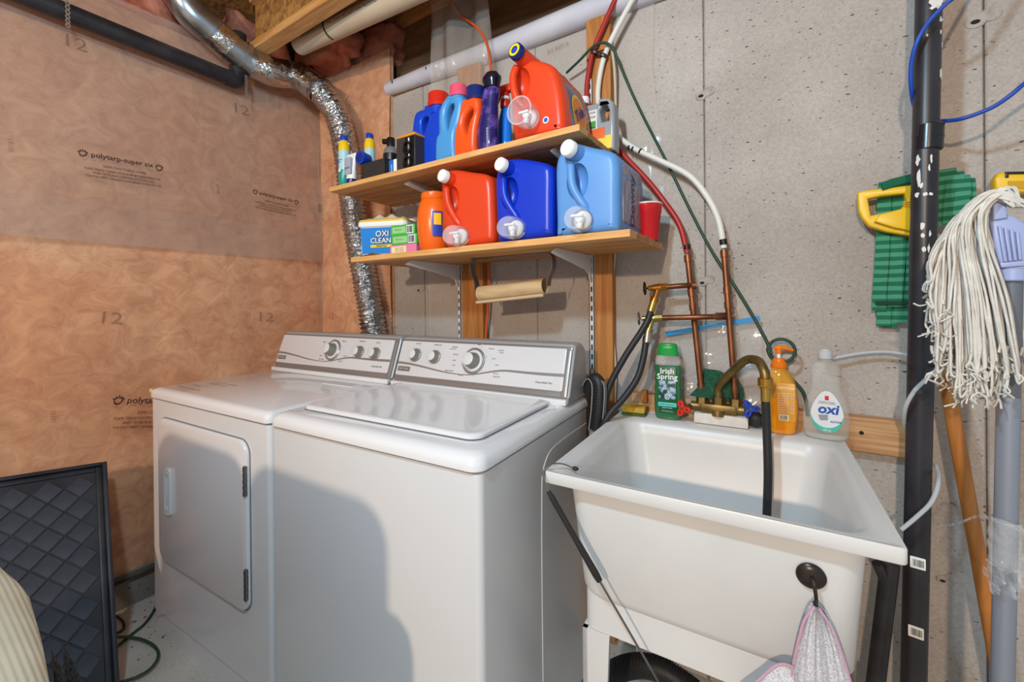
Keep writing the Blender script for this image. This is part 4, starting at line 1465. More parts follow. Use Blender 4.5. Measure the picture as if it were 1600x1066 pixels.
obj('sticker_spot', Geo().lathe([(.0065, 0), (.0065, .0012), (0, .0013)], 18, T(atY(853, 187, -.295).x - tcx, -.1052, .042) @ RX(PI / 2)), M('sticker blue', (40, 92, 170), .4), st)

# descaler jug at the back right of the upper shelf
GREY = plast('grey jug plastic', (152, 154, 160), .3)
y = -.045
ol = px_outline([(904, 228), (903, 172), (911, 165), (932, 161), (938, 160), (940, 153.5), (948, 151), (956, 152), (962, 158), (964, 180), (964.5, 232)], y)
hl = px_outline([(941, 172), (945, 163), (952, 162), (956, 170), (955, 186), (944, 189)], y)
cx = (ol[0][0] + ol[-1][0]) / 2
zb = UTOP
t = stand('descaler_jug', 'grey handled jug of descaler at the back right of the upper shelf', 'jug', cx, y, UTOP)
g = cutout([[(a - cx, max(0, b - zb)) for a, b in ol], [(a - cx, b - zb) for a, b in hl]], .055, .010, 3)
zm = min(p.z for p in g.v)
for p in g.v: p.z -= zm
obj('jug_body', g, GREY, t, 50)
c = atY(913, 163, y)
obj('cap', Geo().lathe([(.0165, 0), (.017, .003), (.016, .022), (.0, .0225)], 22, T(c.x - cx, 0, c.z - zb - .002)), WCAP, t)
def lab(x0, x1, z0, z1, mat, nm, off): return obj(nm, plate(x0, x1, z0, z1, .001, -.0277 - off, -.0270, .0002), mat, t)
lw = lab(-.052, .010, .050, .140, M('label white', (220, 220, 216), .5), 'label', .0006)
lab(-.051, .006, .080, .104, M('label green', (70, 150, 60), .5), 'label_band', .0014)
lab(-.051, .036, .044, .078, M('label orange red', (226, 104, 44), .5), 'label_band', .0018)
lab(-.022, .058, .008, .050, M('label lemon', (238, 214, 80), .5), 'label_band', .0014)
lab(-.056, -.036, .085, .149, BLACKP, 'label_panel', .0010)
for s, u, v, w in (('CALCIUM', 914, 178, 16), ('CALCIUM', 914, 185, 16), ('LIME', 914, 194, 9), ('LIMESCALE', 914, 201, 16), ('C', 906, 188, 5)):
    p0, p1 = atY(u, v, y - .0302), atY(u + w, v - 2.5, y - .0302)
    text_fit(s, V((p0.x - cx, -.0306, p0.z - zb)), V((p1.x - cx, -.0306, p1.z - zb)), (0, 0, 1), INK, lw)

# sunscreen sprays
TEAL = M('teal can print', (24, 150, 140), .25)
PALE = M('pale aqua can print', (176, 214, 222), .25)
YEL = plast('yellow can plastic', (240, 196, 26))
CBLUE = plast('blue nozzle plastic', (22, 62, 180))


def sun_can(x, y, lab_, h=.215, r=.022):
    t = stand('sunscreen_spray', lab_, 'spray can', x, y, UTOP)
    obj('can_lower', Geo().lathe([(r * .9, 0), (r, .004), (r, .075)], 26), TEAL, t)
    up = obj('can_upper', Geo().lathe([(r * 1.001, .0752), (r * 1.001, .14), (r * .99, h - .072)], 26), PALE, t)
    obj('print_spot', Geo().lathe([(.007, 0), (.007, .001), (0, .0011)], 16, T(0, -r, .072) @ RX(PI / 2)), WHT, t)
    text('sunscreen', .008, CBLUE, up, T(0, -r - .0006, .115))
    text('SPF 50', .006, CBLUE, up, T(0, -r - .0006, .105))
    c = obj('yellow_cap', Geo().lathe([(r, h - .0718), (r * 1.0, h - .05), (r * .78, h - .032), (r * .72, h - .030)], 26), YEL, t)
    obj('nozzle', Geo().loft([[V((q * math.cos(2 * PI * j / 20), q * math.sin(2 * PI * j / 20), z + (sl * q * math.cos(2 * PI * j / 20)))) for j in range(20)] for q, z, sl in ((r * .70, h - .031, 0), (r * .70, h - .014, 0), (r * .62, h - .006, -.25), (r * .3, h - .003, -.25))]), CBLUE, c)
    return t


sun_can(.452, -.262, 'teal and yellow sunscreen spray at the left end of the upper shelf', .226)
o = sun_can(.535, -.20, 'yellow-topped sunscreen spray behind the white tube', .236)
# white lotion tube standing on its blue cap
p = atY(548, 283, -.27)
t = stand('lotion_tube', 'white lotion tube standing on its navy cap next to the sunscreen spray', 'tube', .507, -.268, UTOP)
obj('cap', Geo().lathe([(.019, 0), (.020, .002), (.020, .026), (.018, .028)], 24), NAVY, t)
n = 24
obj('tube_body', Geo().loft([[V((w * math.cos(2 * PI * j / n), d * math.sin(2 * PI * j / n), z)) for j in range(n)] for z, w, d in ((.0285, .0205, .0195), (.05, .022, .018), (.10, .026, .010), (.122, .028, .004), (.132, .029, .0012))]), WCAP, t)
lb = obj('label', plate(-.018, .018, .045, .112, .003, -.0205, -.008, .001), M('silver grey label', (172, 176, 190), .4), t)
text('SPORT', .011, M('navy print', (40, 60, 130), .5), lb, T(0, -.0208, .07), bold=.02)
# blue cap lying on the black box
q = V((1, 0, 0))
t = stand('loose_blue_cap', 'blue bottle cap lying on its side on top of the black box', 'cup', .578, -.268, UTOP + .073)
g = Geo().lathe([(.026, 0), (.0265, .004), (.022, .042), (.0205, .044), (.0, .0442)], 26, T(.002, -.018, .0265) @ RX(-PI / 2 - .0))
obj('cap_shell', g, CBLUE, t)
obj('cap_hollow', Geo().lathe([(.019, -.0006), (.019, .001), (0, .0012)], 24, T(.002, -.0185, .0265) @ RX(-PI / 2)), M('cap inside', (14, 38, 120), .5), t)
# black open box
xa, xb = atY(567, 260, -.28).x, atY(603, 255, -.28).x
t = stand('black_box', 'open black box at the front of the upper shelf', 'box', (xa + xb) / 2, -.255, UTOP)
w = (xb - xa) / 2
BB = M('matt black board', (46, 42, 42), .6)
for nm, lo, hi in (('box_side', (-w, -.028, 0), (w, -.025, .072)), ('box_side', (-w, .025, 0), (w, .028, .072)), ('box_side', (-w, -.028, 0), (-w + .003, .028, .072)), ('box_side', (w - .003, -.028, 0), (w, .028, .072)), ('box_bottom', (-w, -.028, 0), (w, .028, .003))):
    obj(nm, Geo().box(lo, hi, .0006, 1), BB, t)
# black aerosol behind it
t = stand('aerosol_can', 'black spray can with a grey shoulder behind the black box', 'spray can', .660, -.198, UTOP)
obj('can_body', Geo().lathe([(.030, 0), (.031, .003), (.031, .118)], 28), BLACKP, t)
obj('can_shoulder', Geo().lathe([(.031, .1182), (.028, .134), (.020, .146), (.017, .148)], 28), M('grey can shoulder', (150, 152, 158), .3, metal=.5), t)
g = Geo().lathe([(.0165, .148), (.0165, .182), (.014, .185), (0, .186)], 22)
g.cyl((-.010, -.006, .172), (-.030, -.012, .174), .0105, 16)
obj('spray_head', g, BLACKP, t)
# blue box
p0, p1 = atY(608, 268, -.27), atY(622, 246, -.27)
t = stand('small_box', 'small blue and white box between the black boxes on the upper shelf', 'box', (p0.x + p1.x) / 2, -.255, UTOP)
w = (p1.x - p0.x) / 2
obj('carton', Geo().box((-w, -.016, 0), (w, .02, .062), .0008, 1), M('box blue', (30, 110, 200), .4), t)
obj('end_panel', Geo().box((.002, -.0166, .001), (w + .0005, -.0158, .061)), WHT, t)
text('Power', .012, WHT, t, frame((-.009, -.0172, .03), (0, 0, 1), (-1, 0, 0)))
# round black thing behind
t = obj('black_canister', Geo().lathe([(.030, 0), (.033, .004), (.033, .088), (.030, .098), (.018, .104), (0, .105)], 26), BLACKP)
t.location = (.765, -.195, UTOP)
tag(t, 'squat black canister behind the small blue box', 'canister')
# black carton with orange top and black loops
p0, p1 = atY(622, 262, -.27), atY(651, 258, -.27)
t = stand('black_carton', 'tall black carton with an orange top beside the dark blue bottle', 'carton', (p0.x + p1.x) / 2, -.25, UTOP)
w = (p1.x - p0.x) / 2
obj('carton', Geo().box((-w, -.028, 0), (w, .028, .128), .002, 1), M('dark grey carton', (58, 52, 50), .5), t)
obj('carton_top', Geo().box((-w - .0005, -.0285, .1282), (w + .0005, .0285, .137), .002, 1), M('orange carton top', (232, 146, 40), .4), t)
obj('window_panel', Geo().box((.0, -.0295, .004), (w - .004, -.0282, .124)), M('black gloss panel', (20, 18, 20), .15), t)
obj('window_strip', Geo().box((.016, -.0300, .006), (.022, -.0290, .12)), WHT, t)
for zc in (.085, .032):
    obj('handle_loop', Geo().tube([(.012 + .017 * math.cos(a * PI / 6), -.034, zc + .021 * math.sin(a * PI / 6)) for a in range(12)], .0042, 8, 3, closed=True), BLACKP, t)

# lower shelf, left end -------------------------------------------------
t = stand('stain_remover_tub', 'blue and white stain remover tub at the left end of the lower shelf', 'tub', .655, -.205, LTOP, .36)
BLUEL = M('bright blue label', (22, 128, 214), .35)
LAV = M('lavender white plastic', (206, 208, 226), .4)
bw, bd, bh = .098, .062, .115
g = Geo().loft([rrect(-bw * .9, bw * .9, -bd * .9, bd * .9, .016, 0, 5), rrect(-bw * .95, bw * .95, -bd * .95, bd * .95, .018, .01, 5), rrect(-bw, bw, -bd, bd, .018, bh, 5)])
obj('tub_body', g, LAV, t)
lb = obj('front_label', Geo().add([(-bw * .84, -bd * .97 - .001, .012), (bw * .84, -bd * .97 - .001, .012), (bw * .9, -bd - .0016, bh - .004), (-bw * .9, -bd - .0016, bh - .004),
                                   (-bw * .84, -bd * .9, .012), (bw * .84, -bd * .9, .012), (bw * .9, -bd * .9, bh - .004), (-bw * .9, -bd * .9, bh - .004)],
                                  [(0, 1, 2, 3), (4, 7, 6, 5), (0, 4, 5, 1), (1, 5, 6, 2), (2, 6, 7, 3), (3, 7, 4, 0)]), BLUEL, t)
SK = M('black outline print', (20, 20, 30), .5)
for dz, mm, bo, oy in ((0, SK, .06, .0024), (0, WHT, .01, .0032)):
    text('OXI', .032, mm, lb, T(.004, -bd - oy, .086), bold=bo)
    text('CLEAN', .028, mm, lb, T(-.002, -bd - oy, .060), bold=bo)
obj('label_band', plate(-.046, .060, .034, .045, .002, -bd - .0028, -bd - .001, .0004), M('label yellow band', (240, 208, 40), .4), lb)
text('VERSATILE', .0095, SK, lb, T(.0, -bd - .0032, .0395), bold=.02)
obj('side_label', Geo().box((-bw - .0008, -bd * .7, .015), (-bw * .93, bd * .7, bh - .01)), M('side print', (150, 164, 206), .5), t)
obj('barcode', Geo().join(barcode(.03, .028, 14, 5), frame((-bw - .0012, -.012, .03), (0, -1, 0), (0, 0, 1))), INK, t)
ld = obj('lid', Geo().loft([rrect(-bw * 1.03, bw * 1.03, -bd * 1.06, bd * 1.06, .02, bh + .0005, 5), rrect(-bw * 1.06, bw * 1.06, -bd * 1.09, bd * 1.09, .02, bh + .004, 5), rrect(-bw * 1.06, bw * 1.06, -bd * 1.09, bd * 1.09, .02, bh + .018, 5)]), WHT, t)
obj('lid_top', Geo().loft([rrect(-bw * 1.04, bw * 1.04, -bd * 1.07, bd * 1.07, .02, bh + .0182, 5), rrect(-bw * 1.04, bw * 1.04, -bd * 1.07, bd * 1.07, .02, bh + .026, 5), rrect(-bw, bw, -bd, bd, .02, bh + .029, 5)]), M('yellow lid', (226, 188, 70), .4), ld)
# crumpled bag on the lid
def crump(a, b):
    x, y = (a - .5) * .17, (b - .5) * .10
    e = max(0, 1 - (2 * abs(a - .5)) ** 3) * max(0, 1 - (2 * abs(b - .5)) ** 3)
    return (x, y, .0015 + e * (.014 + .007 * math.sin(a * 19 + b * 7) + .006 * math.sin(b * 23 - a * 11)))
o = obj('crumpled_bag', Geo().sheet(crump, 26, 20), M('cream plastic bag', (222, 210, 184), .5, alpha=.92), None, 60)
o.location = (.655, -.205, LTOP + bh + .0295)
o.rotation_euler = (0, 0, .36)
tag(o, 'crumpled cream plastic bag on top of the stain remover tub', 'bag')
# dust cloth under the tub corner
def rag(a, b):
    return (.10 * (a - .5) * (1 + .2 * b), -.065 + .07 * b + .006 * math.sin(14 * a), .0012 + .006 * abs(math.sin(9 * a + 4 * b)) * (1 - b) + (.012 * (a - .5) * (1 - b) if a > .5 else 0))
o = obj('rag', Geo().sheet(rag, 20, 10), M('beige rag', (196, 184, 166), .9), None, 60)
o.location = (.628, -.235, LTOP)
tag(o, 'small beige rag at the front of the stain remover tub', 'rag')

# cartons
CG, CP_ = M('green carton', (74, 176, 72), .45), M('pink carton', (226, 128, 168), .45)
CREAM = M('cream panel', (240, 224, 180), .5)
def carton(lab_, x0, y0, z, w, mat, panel, bar):
    t = stand('dryer_sheet_box', lab_, 'box', x0, y0, z, .10, 'small cartons on the lower shelf')
    obj('carton', Geo().box((0, 0, 0), (w, .07, .036), .0006, 1), mat, t)
    obj('front_panel', Geo().box((.008, -.0008, .006), (w * .62, .001, .030), 0), panel, t)
    if bar:
        bp_ = obj('barcode_patch', Geo().box((w * .66, -.0010, .003), (w * .93, .001, .033)), WHT, t)
        obj('barcode', Geo().join(barcode(w * .22, .024, 12, 7), T(w * .795, -.0014, .018)), INK, bp_)
        text('Bounce', .011, CG, t, T(w * .32, -.0012, .02))
    else:
        for i in range(3): text('feuilles assouplissantes', .0048, M('brown print', (150, 110, 80), .5), t, T(w * .38, -.0012, .024 - i * .006))
    obj('end_print', Geo().lathe([(.009, 0), (.009, .0008), (0, .0009)], 14, T(w, .035, .018) @ RY(PI / 2)), M('end spot print', (60, 60, 150), .5), t)
    return t
pzx = atY(609, 392, -.27).x
carton('pink carton at the bottom of the three stacked boxes', pzx + .004, -.272, LTOP, .125, CP_, CREAM, False)
carton('green carton in the middle of the three stacked boxes', pzx + .010, -.270, LTOP + .0365, .122, CG, M('pale green panel', (150, 208, 140), .5), True)
carton('green carton on top of the three stacked boxes', pzx + .002, -.266, LTOP + .073, .116, CG, M('pale green panel', (150, 208, 140), .5), True)
# small bottle with white cap behind
t = stand('small_bottle', 'small bottle with a white cap behind the stacked boxes', 'bottle', atY(643, 340, -.10).x, -.10, LTOP)
obj('bottle_body', Geo().lathe([(.026, 0), (.028, .004), (.028, .10), (.020, .125), (.018, .128)], 24), M('smoky clear bottle', (150, 140, 130), .1, alpha=.6), t)
obj('cap', Geo().lathe([(.0215, .1285), (.0215, .166), (.019, .168), (0, .1685)], 24), WCAP, t)
# round orange pod tub
cx = .925
t = stand('pod_tub', 'round orange pod tub beside the orange refill jug', 'tub', cx, -.235, LTOP)
R_ = .062
obj('tub_body', Geo().lathe([(R_ * .74, 0), (R_ * .80, .004), (R_ * .92, .04), (R_, .09), (R_ * .97, .14), (R_ * .86, .172), (R_ * .74, .184)], 36), plast('orange pod tub plastic', (240, 104, 24), .25), t)
obj('lid', Geo().lathe([(R_ * .74, .1845), (R_ * .76, .187), (R_ * .76, .205), (R_ * .7, .209), (0, .21)], 36), plast('orange pod tub plastic', (240, 104, 24), .25), t)
a_ = -.95
lb = Geo()
lb.sheet(lambda a, b: ((R_ * .985 + .003) * math.cos(a_ + .55 * a), (R_ * .985 + .003) * math.sin(a_ + .55 * a), .05 + .085 * b), 8, 6)
lo = obj('label', lb, M('label navy', (26, 60, 170), .4), t)
lb2 = Geo().sheet(lambda a, b: ((R_ * .985 + .0042) * math.cos(a_ + .08 + .4 * a), (R_ * .985 + .0042) * math.sin(a_ + .08 + .4 * a), .088 + .04 * b), 8, 4)
obj('label_band', lb2, M('label yellow2', (246, 190, 30), .4), lo)
# red party cup
a, b = atY(990.5, 326, -.06), atY(1037, 327, -.06)
cx = (a.x + b.x) / 2
R_ = (b.x - a.x) / 2
t = stand('party_cup', 'red plastic party cup at the back right corner of the lower shelf', 'cup', cx - .004, -.06, LTOP)
hh = .112
CUPR = plast('red cup plastic', (196, 24, 30), .25)
obj('cup_wall', Geo().lathe([(R_ * .70, 0), (R_ * .72, .002), (R_ * .85, hh * .6), (R_ * .87, hh * .61), (R_ * .90, hh * .74), (R_ * .92, hh * .75), (R_ * .97, hh * .96), (R_ * .93, hh * .96), (R_ * .68, .006), (0, .006)], 36), CUPR, t)
obj('cup_rim', Geo().lathe([(R_ * .965, hh * .955), (R_ * 1.0, hh * .965), (R_ * 1.0, hh * .99), (R_ * .96, hh), (R_ * .93, hh * .985), (R_ * .93, hh * .955)], 36), M('cup rim white', (236, 226, 222), .3), t)

# ------------------------------------------------------------------ duct
FOIL = M('crinkled foil', (196, 196, 198), .2, metal=1.0, bump=1.0, bscale=55, ndetail=3, bdist=.012)
GALV = M('galvanised steel', (176, 180, 186), .26, metal=.95, rgb2=(150, 154, 160), nscale=18)
TAPE = M('foil tape', (198, 196, 192), .16, metal=1.0, bump=.8, bscale=38, ndetail=4, bdist=.01)
dp = [atX(300, 22, -.12), atX(330, 48, -.115), atX(362, 76, -.11), atX(396, 100, -.10), atX(425, 112, -.075)]
dq = [atY(448, 116, -.20), atY(472, 122, -.15), atY(500, 142, -.11)]
dr = [atY(500, 142, -.11), atY(527, 182, -.075), atY(540, 232, -.06), atY(547, 290, -.050), atY(556, 355, -.042), atY(567, 420, -.038), atY(578, 480, -.036), atY(590, 560, -.036), atY(600, 640, -.036)]
base = dr[-1]
du = thing('dryer_duct', 'foil and galvanised dryer duct curving from the ceiling down behind the dryer', 'duct', (base.x, base.y, base.z))
D0 = T(-base.x, -base.y, -base.z)


def ribbed(pts, r, amp, pitch, seg=26, seed=3, jit=.03):
    rnd = random.Random(seed)
    P = spline(pts, 40)
    L = [0]
    for i in range(1, len(P)): L.append(L[-1] + (P[i] - P[i - 1]).length)
    tot = L[-1]
    n = int(tot / pitch * 4)
    Q, k = [], 0
    for i in range(n + 1):
        s = tot * i / n
        while k < len(L) - 2 and L[k + 1] < s: k += 1
        t = (s - L[k]) / max(1e-9, L[k + 1] - L[k])
        Q.append(P[k].lerp(P[k + 1], t))
    g = Geo()
    loops = []
    nx = None
    for i, p in enumerate(Q):
        d = (Q[min(i + 1, n)] - Q[max(i - 1, 0)]).normalized()
        if nx is None: nx = d.cross(V((0, 1, .3))).normalized()
        nx = (nx - d * nx.dot(d)).normalized()
        ny = d.cross(nx)
        rr = r + amp * (1 if i % 4 in (1, 2) else -1)
        loops.append([p + (nx * math.cos(2 * PI * j / seg) + ny * math.sin(2 * PI * j / seg)) * rr * (1 + rnd.uniform(-jit, jit)) for j in range(seg)])
    g.loft(loops, False, False, True, D0)
    return g


RD = .064
el = dp[0] + V((-.03, -.09, .13))
obj('duct_elbow', Geo().tube([el, dp[0] + V((-.005, -.035, .05)), dp[0], dp[1]], RD, 28, 8, D0, False), GALV, du)
obj('duct_pipe', Geo().tube([dp[1], dp[2], dp[3]], RD * .985, 28, 4, D0, False), GALV, du)
obj('duct_sleeve', Geo().tube([dp[3], dp[4], dq[0]], RD * 1.02, 28, 5, D0, False), TAPE, du)
obj('duct_gathered_joint', ribbed([dp[4], dq[0], dq[1]], RD * .97, .0022, .018, seed=4, jit=.02), GALV, du)
obj('duct_sleeve', Geo().tube([dq[1] - (dq[2] - dq[1]) * .25, dq[1], dq[2]], RD * 1.03, 28, 5, D0, False), TAPE, du)
for p, d in ((dp[1], dp[2] - dp[1]), (dp[2] * .5 + dp[3] * .5, dp[3] - dp[2]), (dp[3], dp[4] - dp[3]), (dq[2], dr[1] - dr[0])):
    d = d.normalized()
    obj('duct_band', Geo().cyl(p - d * .006, p + d * .006, RD * 1.07, 28, None, D0), GALV, du)
pm = dp[1].lerp(dp[2], .55)
d = (dp[2] - dp[1]).normalized()
obj('tape_wrap', Geo().cyl(pm - d * .034, pm + d * .034, RD * 1.035, 28, None, D0), TAPE, du)
obj('flexible_hose', ribbed(dr, .0545, .0042, .020, seed=9, jit=.05), FOIL, du, 60)

# ------------------------------------------------------------------ black drain pipe along the left wall
bp0, bp1 = atX(20, -14, -.135), atX(368, 126, -.135)
d = (bp1 - bp0).normalized()
t = thing('drain_pipe', 'black drain pipe running along the top of the left wall', 'pipe', bp1)
B0 = T(*(-bp1))
obj('pipe_run', Geo().cyl(bp0 - d * .6, bp1 - d * .03, .033, 22, None, B0), BLKPIPE, t)
obj('pipe_elbow', Geo().tube([bp1 - d * .035, bp1 - d * .008, bp1 + V((0, .012, .022)), bp1 + V((0, .013, .075))], .037, 20, 6, B0), BLKPIPE, t)
obj('pipe_riser', Geo().cyl(bp1 + V((0, .013, .06)), bp1 + V((0, .013, .22)), .033, 20, None, B0), BLKPIPE, t)


def strap(label, p, n=6, hang=True):
    t = thing('perforated_strap', label, 'strap', p)
    for k in range(n):
        o = [(.0085 * math.cos(a * PI / 6) * .8, .0085 * math.sin(a * PI / 6)) for a in range(12)]
        i = [(.0035 * math.cos(a * PI / 4), .0035 * math.sin(a * PI / 4)) for a in range(8)]
        obj('strap_link', Geo().join(cutout([o, i], .0014), T(0, 0, k * .0155) @ RZ(PI / 2 + .2)), M('zinc strap', (190, 188, 184), .35, metal=.8), t)
    return t


p = atX(106, 40, -.094)
strap('zinc strap hooked round the black pipe at the top left', p, 6)
p = atX(385, 152, -.09)
strap('zinc strap hanging beside the black pipe elbow', p, 7)

# ------------------------------------------------------------------ pale drain pipe under the joist
PVC = M('pale pvc', (196, 176, 150), .4, rgb2=(206, 188, 164), nscale=6)
a, b = atY(478, 66, -.21), atY(648, -14, -.21)
d = (b - a).normalized()
t = thing('pvc_pipe', 'pale plastic drain pipe with printed lettering under the ceiling joist', 'pipe', a)
A0 = T(*(-a))
obj('pipe_run', Geo().cyl(a - d * .05, b + d * 2.3, .043, 30, None, A0), PVC, t)
s0 = atY(520, 30, -.255)
q = frame(a + d * .05 + V((0, -.026, .0365)) * 0 + V((0, -.0435, .004)), d, (0, 0, 1))
for k, s in enumerate(('SYSTEM XFR 15-50', 'PVC-DWV PIPE NOT FOR PRESSURE', 'CSA B181.2 3 INCH')):
    gq = text_geo(s, .020, align='LEFT')
    off = (.03, .23, .56)[k]
    an = lambda z: z / .0436
    gg = Geo().add([d * (off + p.x) + (V((0, -math.cos(an(p.z) - .1), 0)) + V((0, 0, math.sin(an(p.z) - .1)))) * .0437 for p in gq.v], gq.f)
    obj('lettering', gg, M('pipe print', (96, 84, 76), .6), t, 0)
hp = a + d * .20
obj('hanger_strap', Geo().tube([hp - a + V((0, .045, .09)), hp - a + V((0, -.02, .052)), hp - a + V((0, -.046, .01)), hp - a + V((.004, -.03, -.034)), hp - a + V((.006, .0, -.045))], .0035, 8, 6), M('black hanger', (44, 36, 32), .6), t)

# ------------------------------------------------------------------ wrapped roll along the top of the concrete wall
a, b = atY(604, 141, .060), atY(914, 22, .060)
d = (b - a).normalized()
t = thing('foam_roll', 'pale lavender sill wrap running along the top of the concrete wall', 'sill wrap', a)
A0 = T(*(-a))
WRAP = M('lavender plastic wrap', (214, 212, 216), .28, rgb2=(196, 194, 204), nscale=5, bump=.3, bscale=14, bdist=.006)
obj('roll', Geo().tube([a + d * .015, a + d * .3, a + d * .6 + V((0, 0, -.006)), b, b + d * .35, b + d * 1.9], [.030, .036, .040, .043, .043, .043], 26, 6, A0), WRAP, t)
for k in (.08, .30, .86, 1.02):
    p = a + d * k + V((0, -.036, .004)) - a
    obj('staple', Geo().box(p - V((.002, .002, .006)), p + V((.002, .001, .006))), SLOT, t)

# ------------------------------------------------------------------ loose plastic sheet on the concrete wall
def wallpoly(a, b):
    z = .12 + 2.46 * b
    xr = atY(1046, 520, .07).x if z < 1.1 else None
    # right edge follows the photograph
    E_ = [(.12, 1.662), (1.1, 1.66), (1.25, 1.658), (1.69, 1.641), (1.95, 1.612), (2.2, 1.62), (2.58, 1.60)]
    for (z0, x0), (z1, x1) in zip(E_[:-1], E_[1:]):
        if z0 <= z <= z1:
            xr = x0 + (x1 - x0) * (z - z0) / (z1 - z0)
    xl = .60 + (.06 * max(0, z - 2.0))
    x = xl + (xr - xl) * a
    y = YB - .0065 + .003 * math.sin(11 * x + 3 * z) + .002 * math.sin(23 * x - 7 * z)
    if z > 2.15: y -= .0 * (z - 2.15)
    return (x, y, z)


t = obj('plastic_sheet', Geo().sheet(lambda a, b: wallpoly(a, b * .84), 70, 60), POLY3, None, 60)
tag(t, 'clear plastic sheet taped flat over the concrete behind the shelves', 'plastic sheet')
p0, p1 = atY(854, 82, YB - .012), atY(888, 66, YB - .012)
text_fit('XIS REPUS', p0, p1, (0, 0, 1), PRINTG, t)
for i in range(4):
    text_fit('LAV NAMSSALC DAERPS', atY(856, 60 - i * 5, YB - .012), atY(894, 44 - i * 5, YB - .012), (0, 0, 1), PRINTG, t)
def loosepoly(a, b):
    x = .70 + .30 * a + .05 * (1 - b) * (a - .5)
    z = 2.06 + .5 * b
    return (x, .02 - .05 * b + .018 * math.sin(9 * a + 3 * b) + .012 * math.sin(17 * a - 5 * b), z)
o = obj('plastic_sheet', Geo().sheet(loosepoly, 30, 24), poly_mat('loose hazy poly', (206, 196, 186), .3, .2, .6), None, 60)
tag(o, 'loose hazy plastic flap hanging over the sill wrap under the ceiling', 'plastic sheet')

# ------------------------------------------------------------------ supply pipes
COPPER = M('aged copper', (146, 94, 62), .42, metal=.8, rgb2=(108, 66, 44), nscale=24, nstretch=(1, 1, .4), bump=.1)
REDP = M('red pex', (164, 40, 36), .4)
WHITEPX = M('white pex', (222, 218, 210), .4)
yP = .022
fb = TM @ V((.214 + .03, fy, fz + .03))
fb2 = TM @ V((.367 - .03, fy, fz + .03))
fw0 = TM @ V((pL.x + .03, fy, fz + .031))
fw1 = TM @ V((pR.x - .03, fy, fz + .031))
r1t, r2t = atY(1074, 398, yP), atY(1131, 390, yP)


def riser(name, label, top, bot, arm_px, arm_end_px, yarm, wheel_mat, valvemat):
    t = thing(name, label, 'pipe', bot)
    G0 = T(*(-bot))
    obj('riser', Geo().tube([bot, bot.lerp(top, .15), top], .0085, 16, 3, G0), COPPER, t)
    for k in (.97, .72, .62, .06):
        p = bot.lerp(top, k)
        dd = (top - bot).normalized()
        obj('solder_collar', Geo().cyl(p - dd * .010, p + dd * .010, .0105, 16, None, G0), COPPER, t)
    a = atY(*arm_px, yP)
    e = atY(*arm_end_px, yarm)
    obj('branch', Geo().tube([a, a.lerp(e, .25) + V((0, (yarm - yP) * .6, 0)), e], .0082, 14, 4, G0), COPPER, t)
    obj('branch_tee', Geo().cyl(a + V((.010, 0, 0)), a.lerp(e, .18), .0112, 16, None, G0), COPPER, t)
    d = (e - a).normalized()
    v = Geo()
    v.cyl(e - d * .012, e + d * .012, .0115, 8, None, G0)
    v.cyl(e + d * .010, e + d * .034, .0125, 16, .010, G0)
    v.cyl(e + d * .034, e + d * .046, .008, 12, None, G0)
    dn = (V((-.25, -.25, -1))).normalized()
    v.cyl(e + d * .016, e + d * .016 + dn * .042, .0088, 14, None, G0)
    v.cyl(e + d * .016 + dn * .034, e + d * .016 + dn * .046, .0135, 10, None, G0)
    vb = obj('hose_valve', v, valvemat, t)
    w = e + d * .056
    q = d.to_track_quat('Z', 'Y').to_matrix().to_4x4()
    q.translation = w
    wh = Geo().cyl(e + d * .044, e + d * .06, .0032, 10, None, G0)
    wh.tube([(.0165 * math.cos(k * PI / 8) * (1 + .08 * math.cos(4 * k * PI / 8)), .0165 * math.sin(k * PI / 8) * (1 + .08 * math.cos(4 * k * PI / 8)), 0) for k in range(16)], .0032, 8, 2, G0 @ q, closed=True)
    for k in range(4):
        wh.cyl((0, 0, 0), (.016 * math.cos(k * PI / 2), .016 * math.sin(k * PI / 2), 0), .0025, 8, None, G0 @ q)
    obj('valve_wheel', wh, wheel_mat, vb)
    return e + d * .016 + dn * .046, t


h1, _t1 = riser('copper_riser', 'left copper riser with a brass hose valve beside the shelf stud', r1t, fw0, (1082, 446), (1037, 449), -.010, M('bronze wheel', (72, 64, 56), .35, metal=.8), M('warm brass', (186, 126, 52), .28, metal=.9))
h2, _t2 = riser('copper_riser', 'right copper riser whose branch crosses in front of the left one', r2t, fw1, (1139, 494), (1028, 497), -.022, M('nickel wheel', (150, 152, 158), .25, metal=.9), M('dull brass', (168, 146, 86), .3, metal=.85))
for nm, h, pts, lab_ in (('left', h1, [(1010, 505, -.045), (975, 560, -.075), (950, 610, -.10), (944, 660, -.12), (940, 760, -.13)], 'black supply hose from the upper brass valve to the washer'),
                         ('right', h2, [(1006, 556, -.055), (996, 590, -.08), (975, 622, -.11), (952, 648, -.14), (938, 680, -.15), (930, 770, -.15)], 'black supply hose from the lower brass valve to the washer')):
    t = thing('washer_hose', lab_, 'hose', h)
    G0 = T(*(-h))
    P = [h + V((-.004, -.004, -.012))] + [atY(u, v, y) for u, v, y in pts]
    obj('hose_tube', Geo().tube(P, .0098, 14, 8, G0), RUBBER, t)
    d = (P[1] - P[0]).normalized()
    obj('ferrule', Geo().cyl(h + V((0, 0, .003)), h + d * .032, .0115, 14, None, G0), M('brass ferrule', (200, 160, 80), .28, metal=.9) if nm == 'left' else M('steel ferrule', (196, 186, 160), .25, metal=.9), t)

